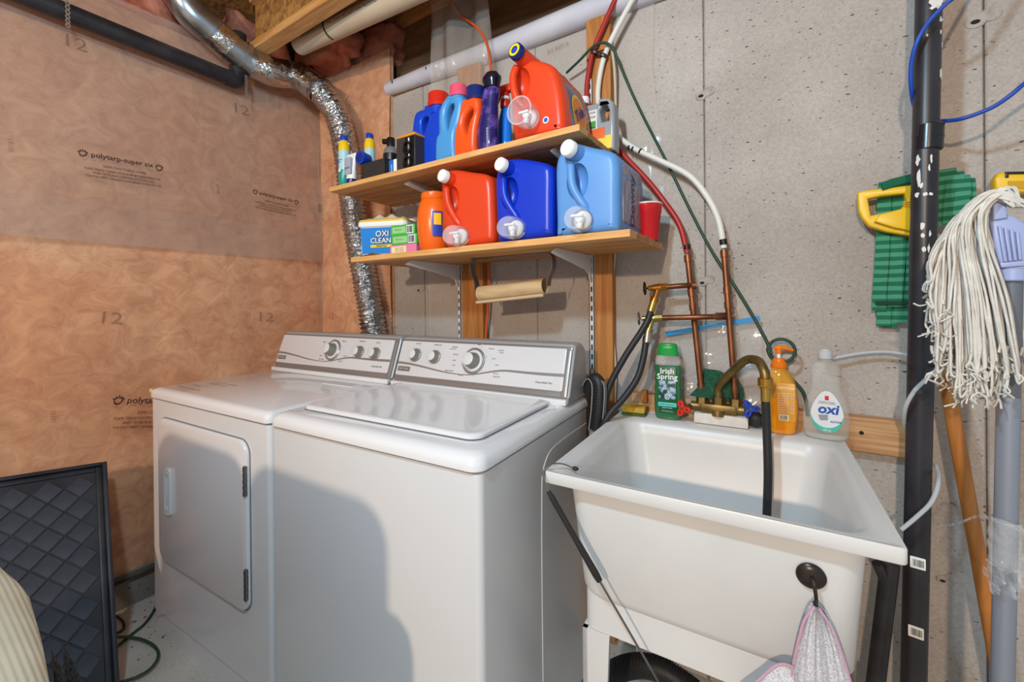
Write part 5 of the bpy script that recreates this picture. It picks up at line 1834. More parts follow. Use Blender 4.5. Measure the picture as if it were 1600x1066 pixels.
# red and white flexible pipes
RP = [(968, -18), (958, 4), (940, 45), (926, 80), (918, 120), (917, 152), (930, 190), (975, 243), (1010, 280), (1040, 318), (1062, 352), (1074, 396)]
WP = [(996, -18), (985, 2), (962, 45), (944, 85), (935, 125), (934, 160), (948, 195), (985, 228), (1030, 250), (1075, 273), (1102, 303), (1122, 342), (1131, 388)]
t = thing('red_supply_pipe', 'red flexible pipe curving down from the ceiling to the left copper riser', 'pipe', atY(*RP[-1], yP))
P = [atY(u, v, yP - (.004 if i < 6 else .006)) for i, (u, v) in enumerate(RP)]
P = [V((P[0].x + .06, P[0].y - .03, 2.615)), V((P[0].x + .05, P[0].y - .02, 2.5))] + P
obj('pipe_run', Geo().tube(P, .0088, 14, 6, T(*(-P[-1]))), REDP, t)
obj('crimp_ring', Geo().cyl((0, 0, .012), (-.002, 0, .026), .0105, 16), M('black crimp', (40, 38, 38), .4, metal=.5), t)
t = thing('white_supply_pipe', 'white flexible pipe curving down from the ceiling to the right copper riser', 'pipe', atY(*WP[-1], yP))
P2 = [atY(u, v, yP - (.004 if i < 6 else .006) - .002) for i, (u, v) in enumerate(WP)]
P2 = [V((P2[0].x + .07, P2[0].y - .03, 2.615)), V((P2[0].x + .06, P2[0].y - .02, 2.5))] + P2
obj('pipe_run', Geo().tube(P2, .0088, 14, 6, T(*(-P2[-1]))), WHITEPX, t)
obj('crimp_ring', Geo().cyl((0, 0, .010), (-.002, 0, .026), .0105, 16), M('black crimp', (40, 38, 38), .4, metal=.5), t)
m1, m2 = atY(983, 229, yP - .008), atY(1000, 236, yP - .008)
for k in (0.0, .35, 1.0):
    p = m1.lerp(m2, k)
    dd = (m2 - m1).normalized()
    obj('printed_band', Geo().cyl(p - dd * .003 - P2[-1], p + dd * .003 - P2[-1], .0094, 14), SLOT, t)
for (u, v), lab_ in (((929, 82), 'dark clip holding the red pipe to the stud'), ((942, 87), 'dark clip holding the white pipe to the stud')):
    p = atY(u, v, yP - .004)
    o = obj('pipe_clip', Geo().join(cutout([[(.015 * math.cos(k * PI / 8), .012 * math.sin(k * PI / 8)) for k in range(16)], [(.0095 * math.cos(k * PI / 8), .0095 * math.sin(k * PI / 8)) for k in range(16)]], .011, .001, 1), RX(-PI / 2) @ RZ(.5)), M('dark clip', (70, 66, 66), .35, metal=.5))
    o.location = p
    tag(o, lab_, 'clip')

# green cord from the shelf over the pipes down to the ledge
GC = M('green cord jacket', (34, 66, 50), .5)
CP = [(885, 114, .03), (905, 95, .012), (928, 72, .0), (945, 67, -.002), (958, 76, .004), (968, 100, .02), (985, 140, .05), (1005, 182, .055), (1040, 250, .045), (1075, 322, .05), (1112, 392, .04), (1150, 450, .03), (1180, 500, .02), (1203, 545, .012)]
P = [atY(u, v, y) for u, v, y in CP]
c0 = atY(1221, 548, .01)
for k in range(0, 13):
    a = PI + .2 + k * PI / 6
    P.append(c0 + V((.031 * math.cos(a), .004 * k / 12, .031 * math.sin(a))))
P += [atY(1235, 590, .02), atY(1256, 615, .02), atY(1262, 650, .025)]
o = obj('green_cord', Geo().tube(P, .0044, 10, 6), GC)
tag(o, 'dark green cord running over the pipes and coiling beside the soap bottle', 'cord')

# thin beige cable stapled along the right stud
x = atY(963, 300, .04).x
P = [atY(955, 70, .03), atY(960, 110, .035), atY(962, 180, .06), atY(961, 300, .062), atY(961, 400, .062), atY(958, 430, .062), atY(958, 520, .062), atY(962, 580, .062), atY(960, 640, .062), atY(958, 760, .062)]
o = obj('beige_cable', Geo().tube(P, .0045, 8, 6), M('beige cable jacket', (196, 180, 158), .5))
tag(o, 'thin beige cable running down beside the right stud', 'cable')
# orange cord
P = [V((.79, -.02, 2.61)), atY(704, -20, .0), atY(707, 8, .0), atY(722, 26, .0), atY(742, 40, .0), atY(758, 62, .01), atY(766, 98, .02), atY(768, 160, .035), atY(766, 260, .05), atY(764, 400, .05), atY(763, 470, .05), atY(759, 530, .05), atY(757, 600, .05)]
o = obj('orange_cord', Geo().tube(P, .0052, 10, 6), M('orange cord jacket', (206, 84, 30), .5))
tag(o, 'orange extension cord dropping behind the shelves past the left stud', 'cord')

# grey hooked drain hose beside the washer
t = thing('drain_hose', 'ribbed grey drain hose hooked beside the washer', 'hose', atY(925, 760, -.13))
b0 = atY(925, 760, -.13)
G0 = T(*(-b0))
g = Geo()
P = spline([atY(920, 612, -.10), atY(924, 598, -.11), atY(931, 592, -.12), atY(937, 602, -.125), atY(936, 640, -.13), atY(932, 672, -.13)], 16)
for i in range(0, len(P) - 1, 2):
    dd = (P[i + 1] - P[i]).normalized()
    g.cyl(P[i] - dd * .0028, P[i] + dd * .0028, .0185, 16, None, G0)
rib = obj('ribbed_hose', g.tube(P, .0165, 16, 1, G0), RUBBER, t)
P2_ = [p + V((.0, -.006, 0)) for p in P]
gg = Geo().strip([p + V((-.020, .006, .0)) for p in P], [p + V((-.020, -.014, .0)) for p in P], .003, G0)
gg.strip([p + V((.019, .006, .0)) for p in P[24:]], [p + V((.019, -.014, .0)) for p in P[24:]], .003, G0)
obj('hose_guide', gg, M('grey hose guide', (136, 136, 140), .4), t)
obj('standpipe', Geo().cyl(atY(931, 690, -.13), b0, .021, 18, None, G0), BLKPIPE, t)
obj('guide_foot', Geo().cyl(atY(932, 672, -.13), atY(931, 692, -.13), .0225, 18, None, G0), M('grey hose guide', (136, 136, 140), .4), t)

# wooden ledger behind the tub
l0 = atY(965, 640, YB - .038)
o = obj('wall_ledger', Geo().box((1.54, YB - .038, .795), (2.24, YB - .001, .884), .002, 1), LEDGW)
tag(o, 'flat pine board fixed to the wall behind the laundry tub', 'board')
obj('screw_head', Geo().cyl((2.135, YB - .039, .845), (2.135, YB - .037, .845), .005, 12), HOLE, o)
for x in (1.585, 1.63):
    q_ = obj('short_block', Geo().box((x - .008, YB - .058, .86), (x + .012, YB - .0385, .90), .002, 1), PINEZ, o)

# zip bag pinned behind the copper pipes
ZB = M('clear zip bag', (226, 224, 222), .12, alpha=.25, bump=.7, bscale=9, ndetail=3, bdist=.02, spec=.7)
za, zb_, zc, zd = atY(1040, 520, .05), atY(1187, 495, .05), atY(1196, 632, .045), atY(1052, 640, .045)
t = thing('zip_bag', 'clear zip bag with a blue seal hanging behind the copper risers', 'bag', zd)
G0 = T(*(-zd))
def bag(a, b):
    p = (za.lerp(zb_, a)).lerp(zd.lerp(zc, a), b)
    return p + V((0, .006 * math.sin(7 * a + 5 * b) + .004 * math.sin(15 * b - 6 * a) - .008 * b, 0)) - zd
obj('bag_sheet', Geo().sheet(bag, 30, 26), ZB, t, 60)
P = [za.lerp(zb_, k / 8) - zd + V((0, -.004, 0)) for k in range(9)]
obj('zip_strip', Geo().strip([p + V((0, 0, .003)) for p in P], [p + V((0, 0, -.011)) for p in P], .002), M('blue zip strip', (30, 140, 206), .3), t)

# big black stack pipe on the right
SPY = -.079
A_, B_ = atY(1451, 0, SPY), atY(1427.5, 1066, SPY)
d = (A_ - B_).normalized()
foot = B_ - d * (B_.z / d.z)
top = A_ + d * .75
t = thing('soil_stack', 'large black vertical drain pipe at the right with barcode stickers', 'pipe', foot)
G0 = T(*(-foot))
RS = .0255
RS = (atY(1474, 0, SPY).x - atY(1427, 0, SPY).x) * .47
PIPEB = M('stack black abs', (38, 37, 42), .36, rgb2=(56, 55, 60), nscale=10, lo=.35, hi=.75)
obj('pipe_run', Geo().cyl(foot, top, RS, 34, None, G0), PIPEB, t)
cA, cB = atY(1451, 196, SPY), atY(1449, 236, SPY)
g = Geo().cyl(cB, cA, RS * 1.13, 34, None, G0, .002)
g.cyl(cB.lerp(cA, .45), cB.lerp(cA, .55), RS * 1.15, 34, None, G0)
obj('coupling', g, M('coupling abs', (30, 30, 34), .25), t)
SPL = M('white paint splash', (224, 220, 216), .6)
rnd = random.Random(5)
vdir = (CAM - A_).normalized()
def on_stack(u, v):
    """where the view ray meets the pipe"""
    dd = ray(u, v)
    w = CAM - foot
    a_ = dd - d * dd.dot(d)
    b_ = w - d * w.dot(d)
    A2, B2, C2 = a_.dot(a_), 2 * a_.dot(b_), b_.dot(b_) - RS * RS
    disc = B2 * B2 - 4 * A2 * C2
    if disc < 0: return None, None
    s = (-B2 - math.sqrt(disc)) / (2 * A2)
    p = CAM + dd * s
    n = (p - foot) - d * (p - foot).dot(d)
    return p, n.normalized()
spl = [(1463, 3, 5, 6), (1468, 10, 3, 4), (1470, 30, 2, 3), (1470, 115, 2.5, 5), (1472, 70, 1, 2), (1434, 250, 2, 5), (1436, 278, 2, 8), (1455, 248, 1, 4), (1452, 262, 1, 3), (1440, 290, 1.5, 3), (1433, 304, 2.5, 3), (1446, 303, 2, 2.5), (1454, 303, 1.5, 2), (1441, 353, 2, 4), (1442, 368, 1.5, 3), (1453, 365, 1, 3), (1444, 390, 2, 3), (1451, 388, 1, 4), (1449, 55, .8, 1.5), (1470, 50, 1, 2), (1457, 12, 2, 2)]
for (u, v, w, h) in spl:
    p, n = on_stack(u, v)
    if p is None: continue
    k = (p - CAM).length / FPX
    q = frame(p + n * .0004, n.cross(V((0, 0, 1))) * -1, (0, 0, 1))
    o_ = [(w * k * (1 + rnd.uniform(-.4, .4)) * math.cos(a * PI / 5), h * k * (1 + rnd.uniform(-.4, .4)) * math.sin(a * PI / 5)) for a in range(10)]
    obj('paint_splash', Geo().join(cutout([o_], .0006), G0 @ q), SPL, t, 0)
for (u, v), sd in (((1434, 880), 3), ((1431, 988), 4)):
    p, n = on_stack(u, v)
    q = frame(p + n * .0006, n.cross(V((0, 0, 1))) * -1, d)
    st = obj('barcode_sticker', Geo().join(plate(-.0125, .0125, -.0125, .0125, .0015, -.0008, .0004, .0002), G0 @ q), WHT, t)
    obj('barcode', Geo().join(barcode(.018, .015, 14, sd), G0 @ q @ T(.001, -.0012, 0) @ RY(.0)), SLOT, st)

# blue cable and pale tubing on the stack
BC = M('blue cable jacket', (24, 70, 170), .4)
P = [V((2.62, -.16, 2.61)), V((2.45, -.15, 2.2)), atY(1500, -16, -.14), atY(1478, 6, -.135), atY(1452, 33, -.13), atY(1433, 65, -.125), atY(1424, 100, -.11), atY(1424, 140, -.09), atY(1432, 172, -.05), atY(1452, 188, -.035), atY(1476, 189, -.04), atY(1505, 185, -.06), atY(1550, 168, -.07), atY(1580, 148, -.08), atY(1612, 122, -.08), V((2.62, -.03, 1.80)), V((2.9, .05, 2.1)), V((3.0, .06, 2.19))]
tag(obj('blue_cable', Geo().tube(P, .0042, 10, 8), BC), 'blue cable looping round the black stack pipe', 'cable')
TB = M('milky tubing', (198, 204, 210), .25, alpha=.85)
P = [atY(1300, 562, .03), atY(1345, 557, .035), atY(1385, 557, .035), atY(1420, 562, .03), atY(1445, 570, .0)]
P = [atY(1298, 561, .035), atY(1340, 553, .04), atY(1385, 550, .04), atY(1420, 556, .03), atY(1450, 570, -.01)]
P += [atY(1466, 575, -.12), atY(1448, 592, -.135), atY(1428, 612, -.13), atY(1414, 640, -.11), atY(1416, 672, -.06), atY(1440, 700, -.03), atY(1462, 728, -.06), atY(1466, 755, -.12), atY(1455, 785, -.14), atY(1432, 808, -.15), atY(1408, 828, -.16)]
tag(obj('tubing', Geo().tube(P, .0040, 8, 6), TB), 'milky plastic tubing wound round the stack pipe to the tub rim', 'tubing')

# black waste pipe from the tub beside the stack
t = thing('waste_pipe', 'black waste pipe slanting down between the tub and the stack', 'pipe', atY(1372, 1060, -.12))
w0 = atY(1372, 1060, -.12)
G0 = T(*(-w0))
obj('pipe_run', Geo().cyl(atY(1391, 880, -.10), atY(1366, 1085, -.12), .017, 18, None, G0), BLKPIPE, t)
obj('pipe_branch', Geo().cyl(atY(1370, 880, -.12), atY(1390, 925, -.105), .010, 14, None, G0), BLKPIPE, t)
obj('pipe_foot', Geo().cyl(atY(1366, 1080, -.12), atY(1366, 1140, -.12), .022, 18, None, G0), BLKPIPE, t)
# ribbed hose under the tub
g = Geo()
P = spline([atY(930, 1075, -.30), atY(960, 1050, -.32), atY(1000, 1040, -.33), atY(1040, 1050, -.33), atY(1090, 1085, -.33)], 14)
for i in range(0, len(P) - 1, 1):
    dd = (P[i + 1] - P[i]).normalized()
    g.cyl(P[i] - dd * .002, P[i] + dd * .002, .026, 16)
g.tube(P, .023, 16, 1)
tag(obj('ribbed_drain_hose', g, RUBBER), 'black ribbed hose lying under the laundry tub', 'hose')

# ------------------------------------------------------------------ mops on the right
YELP = plast('yellow mop plastic', (236, 190, 30), .35)
CRM = (1300, 240, .375)


def pxl(pts, y): return px_outline(pts, y, CRM)


yc = .030
ol = pxl([(104, 170), (118, 160), (200, 150), (340, 134), (470, 108), (545, 132), (560, 175), (548, 215), (470, 250), (405, 300), (345, 400), (328, 395), (322, 345), (220, 328), (150, 305), (122, 272), (108, 240)], yc)
hl = pxl([(146, 192), (205, 180), (298, 170), (306, 205), (282, 236), (205, 252), (158, 262)], yc)
hl2 = pxl([(345, 170), (462, 150), (478, 190), (450, 225), (350, 260)], yc)
t = thing('strip_mop_head', 'green strip mop in a yellow clamp hanging on the wall behind the stack pipe', 'mop', (ol[0][0], yc, ol[0][1]))
G0 = T(-ol[0][0], -yc, -ol[0][1])
obj('clamp_frame', Geo().join(cutout([ol, hl, hl2], .026, .004, 2), G0 @ T(0, yc, 0)), YELP, t, 40)
p = atY(1424, 324, yc - .02)
g = Geo()
for k in range(7): g.box((p.x - .014, yc - .017, p.z - .016 + k * .005), (p.x + .012, yc - .012, p.z - .0135 + k * .005), .0005, 1, G0)
obj('clamp_screw', g, YELP, t)
obj('clamp_jaw', Geo().join(cutout([pxl([(190, 262), (300, 232), (330, 240), (330, 330), (250, 315), (170, 290)], yc)], .020, .003, 2), G0 @ T(0, yc - .016, 0)), YELP, t, 40)
GRN = M('green strip cloth', (24, 132, 92), .85)
nt, b_, N, L = nodes_of(GRN)
tc = [n for n in nt.nodes if n.type == 'TEX_COORD'][0]
wv = N('ShaderNodeTexWave')
wv.wave_type = 'BANDS'
wv.bands_direction = 'Z'
wv.inputs['Scale'].default_value = 15
wv.inputs['Distortion'].default_value = 1.2
L(tc.outputs['Object'], wv.inputs['Vector'])
rp = N('ShaderNodeValToRGB')
rp.color_ramp.elements[0].position, rp.color_ramp.elements[1].position = .4, .6
rp.color_ramp.elements[0].color = (*lin((24, 104, 74)), 1)
rp.color_ramp.elements[1].color = (*lin((72, 148, 118)), 1)
L(wv.outputs['Fac'], rp.inputs[0])
L(rp.outputs[0], b_.inputs['Base Color'])


def strip_path(pts, wpx, nm='strip'):
    P = spline([atY(CRM[0] + u * CRM[2], CRM[1] + v * CRM[2], y) for u, v, y in pts], 6)
    w = wpx * CRM[2] * 1.45 / FPX / 2 * .85
    return obj(nm, Geo().strip([q - V((w, 0, 0)) + V((0, .003, 0)) for q in P], [q + V((w, 0, 0)) for q in P], .0035, G0), GRN, t, 60)


for i, (u0, u1, ve, w) in enumerate(((218, 196, 655, 38), (232, 215, 720, 38), (258, 240, 725, 42), (285, 262, 640, 40), (300, 292, 705, 44), (322, 318, 690, 40), (338, 338, 640, 36))):
    y = yc + .018 + .006 * (i % 3)
    strip_path([(u0 + 12, 150, yc + .036), (u0 + 8, 118, yc + .030), (u0 + 4, 128, yc + .022), (u0, 180, y - .002), (u0 - 4, 300, y - .003), ((u0 + u1) / 2, 450, y - .004), (u1 + 2, 580, y), (u1, ve, y)], w)
for i, (u0, u1, ve, w) in enumerate(((480, 478, 300, 44), (512, 505, 290, 44), (545, 540, 255, 36), (575, 580, 210, 26))):
    y = yc - .016 - .006 * (i % 3)
    strip_path([(u0 - 10, 140, yc + .016), (u0 - 8, 78 + i * 10, yc + .004), (u0, 68 + i * 16, yc - .012), (u0 + 2, 130 + i * 10, y), (u1, 210, y), (u1 - 4, ve, y)], w)
p = atY(1390, 474, yc - .03)
obj('elastic_band', Geo().box((atY(1367, 480, yc + .012).x, yc + .006, p.z - .004), (atY(1432, 470, yc + .012).x, yc + .009, p.z + .005), .001, 1, G0), M('dark green band', (14, 58, 46), .8), t)
obj('header_band', Geo().join(cutout([pxl([(200, 128), (240, 112), (335, 88), (340, 120), (250, 145), (205, 160)], yc)], .012, .003, 2), G0 @ T(0, yc - .012, 0)), M('header green', (16, 96, 68), .85), t)

# second yellow clamp at the right edge
ol = pxl([(666, 110), (682, 88), (712, 82), (1060, 86), (1090, 110), (1085, 150), (1060, 162), (760, 168), (690, 168), (668, 165)], yc)
t = thing('mop_clamp', 'yellow mop clamp with a black lip at the right edge above the string mop', 'mop clamp', (ol[0][0], yc, ol[0][1]))
G1 = T(-ol[0][0], -yc, -ol[0][1])
obj('clamp_frame', Geo().join(cutout([ol], .03, .006, 2), G1 @ T(0, yc, 0)), YELP, t, 40)
obj('clamp_lip', Geo().join(cutout([pxl([(708, 108), (708, 84), (1050, 78), (1050, 90), (722, 94), (722, 108)], yc)], .034, .001, 1), G1 @ T(0, yc - .001, 0)), BLACKP, t)
obj('clamp_slot', Geo().join(cutout([pxl([(720, 122), (1040, 120), (1040, 150), (720, 152)], yc)], .002), G1 @ T(0, yc - .0165, 0)), M('yellow slot', (200, 156, 20), .5), t)

# white string mop standing head-up
ym = -.32
hb_, ht_ = atY(1566, 1085, ym), atY(1580, 436, ym)
d = (ht_ - hb_).normalized()
ft = hb_ - d * (hb_.z / d.z)
t = thing('string_mop', 'white string mop standing head-up on a grey handle at the right edge', 'mop', ft)
G0 = T(*(-ft))
sp0 = atY(1576, 620, ym)
obj('handle', Geo().cyl(ft, sp0, .0142, 22, None, G0), M('satin grey handle', (146, 152, 166), .35, metal=.35), t)
obj('handle_upper', Geo().cyl(sp0, ht_, .0135, 22, None, G0), M('slate handle', (104, 110, 120), .45), t)
LAVP = plast('lavender clamp plastic', (160, 172, 212), .35)
cl = lambda u, v, y=ym: atY(u, v, y)
g = Geo().cyl(cl(1579, 440), cl(1580, 420), .0205, 24, None, G0, .002)
obj('clamp_collar', g, LAVP, t)
def pxs(pts, y): return [(atY(u, v, y).x, atY(u, v, y).z) for u, v in pts]
obj('clamp_body', Geo().join(cutout([pxs([(1558, 420), (1600, 416), (1606, 372), (1597, 352), (1578, 340), (1567, 338), (1566, 318), (1545, 322), (1541, 352), (1546, 380), (1552, 405)], ym)], .034, .004, 2), G0 @ T(0, ym, 0)), LAVP, t, 40)
for k in range(4):
    obj('clamp_rib', Geo().join(cutout([pxs([(1551 + k * 9, 356 + k * 3), (1556 + k * 9, 356 + k * 3), (1565 + k * 7.5, 410 - k), (1560 + k * 7.5, 411 - k)], ym)], .006, .001, 1), G0 @ T(0, ym - .019, 0)), LAVP, t)
obj('clamp_block', Geo().join(cutout([pxs([(1543, 320), (1564, 316), (1566, 344), (1543, 348)], ym)], .044, .003, 2), G0 @ T(0, ym, 0)), LAVP, t, 40)
obj('clamp_ledge', Geo().join(cutout([pxs([(1554, 412), (1600, 408), (1600, 416), (1556, 420)], ym)], .042, .002, 1), G0 @ T(0, ym, 0)), LAVP, t, 40)
rnd = random.Random(21)
g = Geo()
NS = 270
for i in range(NS):
    s = i / (NS - 1)
    te = rnd.random() ** .8
    ue = 1604 - te * 152 + rnd.uniform(-3, 3)
    if ue < 1462: ve = rnd.uniform(432, 520)
    elif ue < 1492: ve = rnd.uniform(480, 595)
    else: ve = rnd.uniform(545, 622)
    if ue > 1560 and rnd.random() < .5: ue -= 25
    y0 = ym + rnd.uniform(-.035, .03)
    y1 = ym + rnd.uniform(-.055, .02)
    spread = rnd.uniform(-1, 1)
    q0 = (1590 + rnd.uniform(-8, 12), 318 + rnd.uniform(-4, 6), y0)
    q1 = (1578 - 42 * te + 6 * spread, 294 + 12 * te + rnd.uniform(-3, 10), y0 - .004)
    q2 = (1542 - 66 * te + 4 * spread, 326 + 42 * te + rnd.uniform(-6, 10), (y0 + y1) / 2 - .01)
    q3 = (ue - 22 * (1 - te) + rnd.uniform(-5, 5) + 8 * te, (350 + ve) / 2 + rnd.uniform(-10, 10), y1)
    q4 = (ue + rnd.uniform(-3, 3), ve - 26, y1)
    q5 = (ue + rnd.uniform(-7, 5), ve, y1)
    pts = [q0, q1, q2, q3, q4, q5]
    if rnd.random() < .5: pts.append((ue + rnd.uniform(-12, 12), ve + rnd.uniform(-14, 8), y1 - .004))
    P = [atY(u, v, y) for u, v, y in pts]
    g.tube(P, .0020, 5, 6, G0, True, False, .12)
    if rnd.random() < .35:
        e = P[-1]
        for k in range(2): g.tube([e, e + V((rnd.uniform(-.01, .01), rnd.uniform(-.01, .01), -.008)), e + V((rnd.uniform(-.014, .014), rnd.uniform(-.012, .012), -.018))], .0014, 4, 3, G0)
P = [atY(u, v, y) for u, v, y in ((1470, 455, ym - .03), (1455, 472, ym - .035), (1438, 478, ym - .04), (1427, 474, ym - .04))]
g.tube(P, .0016, 5, 6, G0)
st = obj('mop_strings', g, M('cotton string', (224, 220, 212), .95, rgb2=(200, 194, 186), nscale=40, lo=.3, hi=.7, bump=.6, bscale=260, bdist=.001), t, 80)
st['kind'] = 'stuff'
# cling film round the handle
CLING = M('cling film', (238, 240, 242), .12, alpha=.28, bump=1.0, bscale=30, ndetail=3, bdist=.012, spec=.8)
c0 = atY(1571, 828, ym)
t2 = thing('plastic_wrap', 'crumpled clear plastic wrap tied round the grey mop handle', 'plastic wrap', c0)
G0 = T(*(-c0))
rn = random.Random(8)
loops = []
for i in range(14):
    k = i / 13
    p = atY(1572 - 2 * k, 812 + 72 * k, ym)
    loops.append([p + V(((.019 + rn.uniform(-.002, .003)) * math.cos(2 * PI * j / 18), (.019 + rn.uniform(-.002, .003)) * math.sin(2 * PI * j / 18), rn.uniform(-.002, .002))) for j in range(18)])
obj('wrap_sleeve', Geo().loft(loops, False, False, True, G0), CLING, t2, 60)
def bow(a, b):
    u = 1542 + 66 * a
    v = 880 + 46 * b + 8 * math.sin(5 * a) + 20 * (a - .5) * b
    p = atY(u, v, ym - .022)
    return p + V((0, .012 * math.sin(11 * a + 4 * b) + .008 * math.sin(23 * a - 9 * b), .004 * math.sin(19 * b))) - c0
obj('wrap_bow', Geo().sheet(bow, 24, 14), CLING, t2, 60)
P = [atY(1458, 815, -.06), atY(1472, 823, -.10), atY(1500, 818, -.2), atY(1530, 808, -.28), atY(1560, 815, ym - .02), atY(1590, 826, ym - .02), atY(1612, 840, ym - .02)]
obj('wrap_tail', Geo().strip([p + V((0, 0, .004)) - c0 for p in spline(P, 6)], [p + V((0, .006, -.004)) - c0 for p in spline(P, 6)], .0012), CLING, t2, 60)

# wooden broom handle behind
yw = -.05
wa, wb_ = atY(1470, 545, yw), atY(1552, 1000, yw)
d = (wb_ - wa).normalized()
wf = wb_ + d * (wb_.z / -d.z) if d.z < 0 else wb_
o = obj('broom_handle', Geo().cyl(wa - wf, V((0, 0, 0)), .0135, 20, None, None, .003), wood_mat('varnished handle', (164, 98, 40), (190, 122, 58), 6, (6, 6, .7), .4))
o.location = wf
tag(o, 'varnished wooden handle leaning behind the string mop', 'handle')

# ------------------------------------------------------------------ left: boot tray
TRAY = M('black tray plastic', (34, 36, 42), .42, rgb2=(52, 54, 62), nscale=9, lo=.35, hi=.7)
TILE = M('scuffed tray plastic', (46, 50, 60), .55, rgb2=(74, 78, 90), nscale=6, lo=.4, hi=.75, ndetail=6)
tr = atX(166, 722, -.10)
br = atZ(188, 1105, 0.003)
lp_ = atX(0, 748, -.10)
U = (lp_ - tr).normalized()
Vv = (tr - br)
H_ = Vv.length
Vn = Vv.normalized()
U = (U - Vn * U.dot(Vn)).normalized()
Nn = Vn.cross(U).normalized()
if Nn.x < 0: Nn = -Nn
TMx = Matrix(((U.x, Vn.x, Nn.x, br.x), (U.y, Vn.y, Nn.y, br.y), (U.z, Vn.z, Nn.z, br.z), (0, 0, 0, 1)))
t = thing('boot_tray', 'black diamond-pattern boot tray leaning on the insulated wall', 'tray', br)
TL = T(*(-br)) @ TMx
WT = .46
obj('tray_floor', Geo().box((.005, .005, -.012), (WT - .005, H_ - .005, -.008), 0, 1, TL), TRAY, t)
for nm, lo, hi in (('rim', (0, 0, -.014), (.012, H_, .010)), ('rim', (WT - .012, 0, -.014), (WT, H_, .010)), ('rim', (.012, 0, -.014), (WT - .012, .012, .010)), ('rim', (.012, H_ - .012, -.014), (WT - .012, H_, .010)),
                   ('rim_slope', (.012, .012, -.012), (.028, H_ - .012, -.002)), ('rim_slope', (.028, H_ - .028, -.012), (WT - .028, H_ - .012, -.002)), ('rim_slope', (.028, .012, -.012), (WT - .028, .028, -.002)), ('rim_slope', (WT - .028, .012, -.012), (WT - .012, H_ - .012, -.002))):
    obj(nm, Geo().box(lo, hi, .003, 2, TL), TRAY, t)
s = .0265
tile_me = mesh_of(Geo().loft([[V((q * math.cos(a * PI / 2), q * 1.0 * math.sin(a * PI / 2), z)) for a in range(4)] for q, z in ((s * 1.36, 0), (s * 1.28, .0035))], False, True), 'tread_tile', 30)
tile_me.materials.append(TILE)
import itertools
x0, x1, y0, y1 = .03, WT - .03, .03, H_ - .03
step = s * 1.44
i = 0
yy = y0
row = 0
while yy < y1:
    xx = x0 + (step if row % 2 else 0)
    while xx < x1:
        if x0 + s <= xx <= x1 - s and y0 + s <= yy <= y1 - s:
            o = bpy.data.objects.new('tread_tile', tile_me)
            COL.objects.link(o)
            o.parent = t
            o.matrix_local = TL @ T(xx, yy, -.0082)
        xx += 2 * step
    yy += step
    row += 1

# green cord on the floor behind the tray
P = [atZ(u, v, .006) for u, v in ((262, 905), (248, 935), (240, 955), (226, 975), (205, 992), (186, 1008), (160, 1030))]
P2 = [atZ(u, v, .0145) for u, v in ((150, 1000), (180, 996), (210, 997), (232, 1004), (246, 1016), (246, 1030), (234, 1046), (214, 1058), (190, 1066), (165, 1075))]
o = obj('floor_cord', Geo().tube(P, .0045, 10, 6), GC)
tag(o, 'dark green cord running straight under the dryer corner', 'cord')
o = obj('floor_cord', Geo().tube(P2, .0045, 10, 6), GC)
tag(o, 'dark green cord curling in a loop on the floor by the dryer', 'cord')
P = [atZ(u, v, .006) for u, v in ((178, 962), (186, 966), (193, 974), (192, 984), (182, 990))]
o = obj('short_cable', Geo().tube(P, .004, 8, 6), RUBBER)
tag(o, 'short black cord end beside the boot tray', 'cord')

# ------------------------------------------------------------------ sofa whose back reaches into the lower left corner
SOFA = M('cream corduroy', (216, 204, 178), .95, rgb2=(204, 190, 162), nscale=8)
nt, b_, N, L = nodes_of(SOFA)
tc = [n for n in nt.nodes if n.type == 'TEX_COORD'][0]
wv = N('ShaderNodeTexWave')
wv.wave_type = 'BANDS'
wv.bands_direction = 'Y'
wv.inputs['Scale'].default_value = 40
L(tc.outputs['Object'], wv.inputs['Vector'])
bp = N('ShaderNodeBump')
bp.inputs['Strength'].default_value = .4
bp.inputs['Distance'].default_value = .003
L(wv.outputs['Fac'], bp.inputs['Height'])
L(bp.outputs[0], b_.inputs['Normal'])
t = thing('sofa', 'cream ribbed sofa with its back turned to the dryer at the lower left', 'sofa', (.6, -1.5, 0))
S0 = T(-.6, 1.5, 0)
ZS = .735
edge = [atZ(0, 862, ZS), atZ(40, 893, ZS), atZ(60, 960, ZS), atZ(80, 1066, ZS)]
ye = edge[0].y + .004
edge = [p + V((0, .004, 0)) for p in edge]
EDG = [(p.x, p.y) for p in edge]
g = Geo()
prof = []
y1_, y0_, r_ = ye, ye - .24, .05
def edge_off(x):
    if x <= EDG[0][0]: return 0.0
    for (a0, b0), (a1, b1) in zip(EDG[:-1], EDG[1:]):
        if a0 <= x <= a1: return b0 + (b1 - b0) * (x - a0) / (a1 - a0) - ye
    return EDG[-1][1] - ye - .05 * (x - EDG[-1][0])


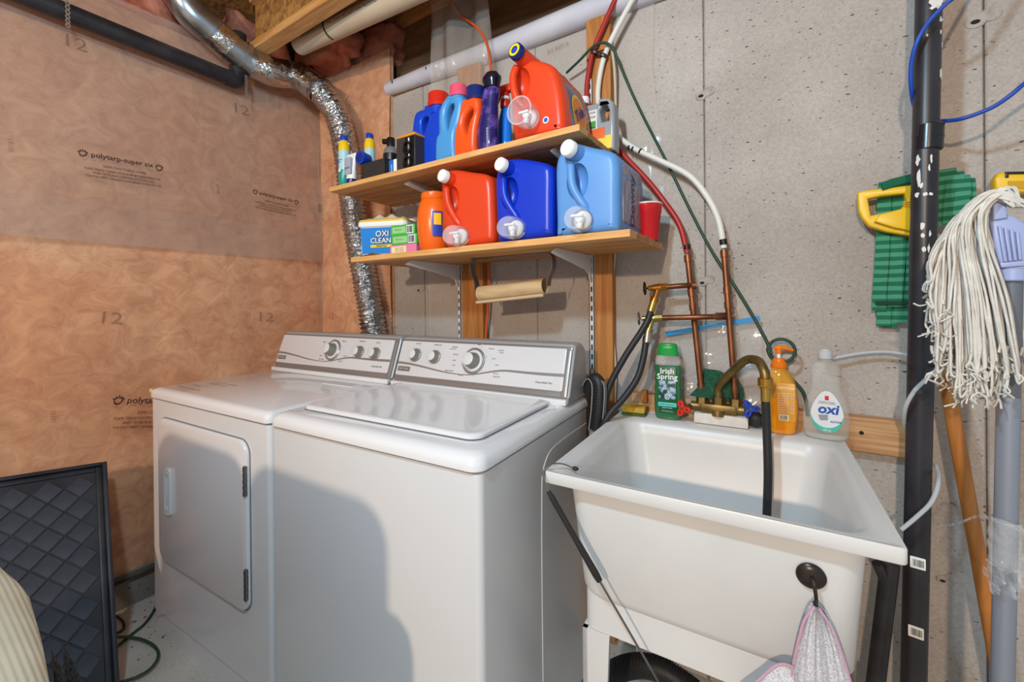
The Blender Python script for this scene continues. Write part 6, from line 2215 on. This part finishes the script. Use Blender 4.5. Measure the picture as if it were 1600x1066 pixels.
def ring(x, k):
    cy, cz = (y0_ + y1_) / 2, .42
    L_ = []
    for (yy, zz) in [(p.x, p.y) for p in rrect(y0_, y1_, .08, ZS, r_, 0, 6)]:
        L_.append(V((x, cy + (yy - cy) * k + edge_off(x) * (yy - y0_) / (y1_ - y0_), cz + (zz - cz) * (1 - (1 - k) * .5))))
    return L_
xa_, xb_ = .44, 1.37
g.loft([ring(xa_, .75), ring(xa_ + .012, .9), ring(xa_ + .04, 1), *[ring(.6 + .05 * i, 1) for i in range(14)], ring(xb_ - .04, 1), ring(xb_ - .012, .9), ring(xb_, .75)], True, True, True, S0)
obj('back_frame', g, SOFA, t, 60)
obj('seat_base', Geo().box((xa_, y0_ - .72, .08), (xb_, y0_ - .002, .30), .03, 4, S0), SOFA, t)
for i, (a, b) in enumerate(((xa_ + .01, .90), (.905, xb_ - .02))):
    obj('seat_cushion', Geo().box((a, y0_ - .74, .302), (min(b, xb_ - .12), y0_ - .16, .45), .05, 5, S0), SOFA, t)
    obj('shadow_cushion', Geo().box((a, y0_ - .17, .46), (b, y0_ - .004, 1.03), .08, 6, S0), SOFA, t)  # unseen cushions, made tall to throw the shadow on the washer front
for a, b in ((xa_ - .04, xa_ + .115), (xb_ - .115, xb_ + .04)):
    obj('arm', Geo().box((a, y0_ - .74, .06), (b, y0_ - .004, .62), .05, 5, S0), SOFA, t)
for x in (xa_ + .05, xb_ - .05):
    for y in (y0_ - .66, y1_ - .06):
        obj('foot', Geo().cyl((x, y, 0), (x, y, .082), .022, 16, .028, S0), PINEZ, t)
KNIT = M('grey knit', (92, 82, 78), .95, rgb2=(60, 54, 54), nscale=150, ndetail=1, lo=.4, hi=.6, bump=.8, bdist=.003)
def throw(a, b):
    x = 1.0 + .20 * a
    z = .655 - .26 * b - .02 * math.sin(9 * a)
    return (x, y1_ + .022 + .006 * math.sin(8 * a + 3 * b), z)
gq = Geo().sheet(throw, 24, 16)
n_ = len(gq.v)
gt = Geo()
gt.v = [p + V((0, .006, 0)) for p in gq.v] + [p - V((0, .006, 0)) for p in gq.v]
gt.f = list(gq.f) + [tuple(i + n_ for i in reversed(f)) for f in gq.f]
o = obj('knit_throw', gt, KNIT, None, 60)
tag(o, 'dark grey knitted throw hanging down the back of the cream sofa', 'throw')
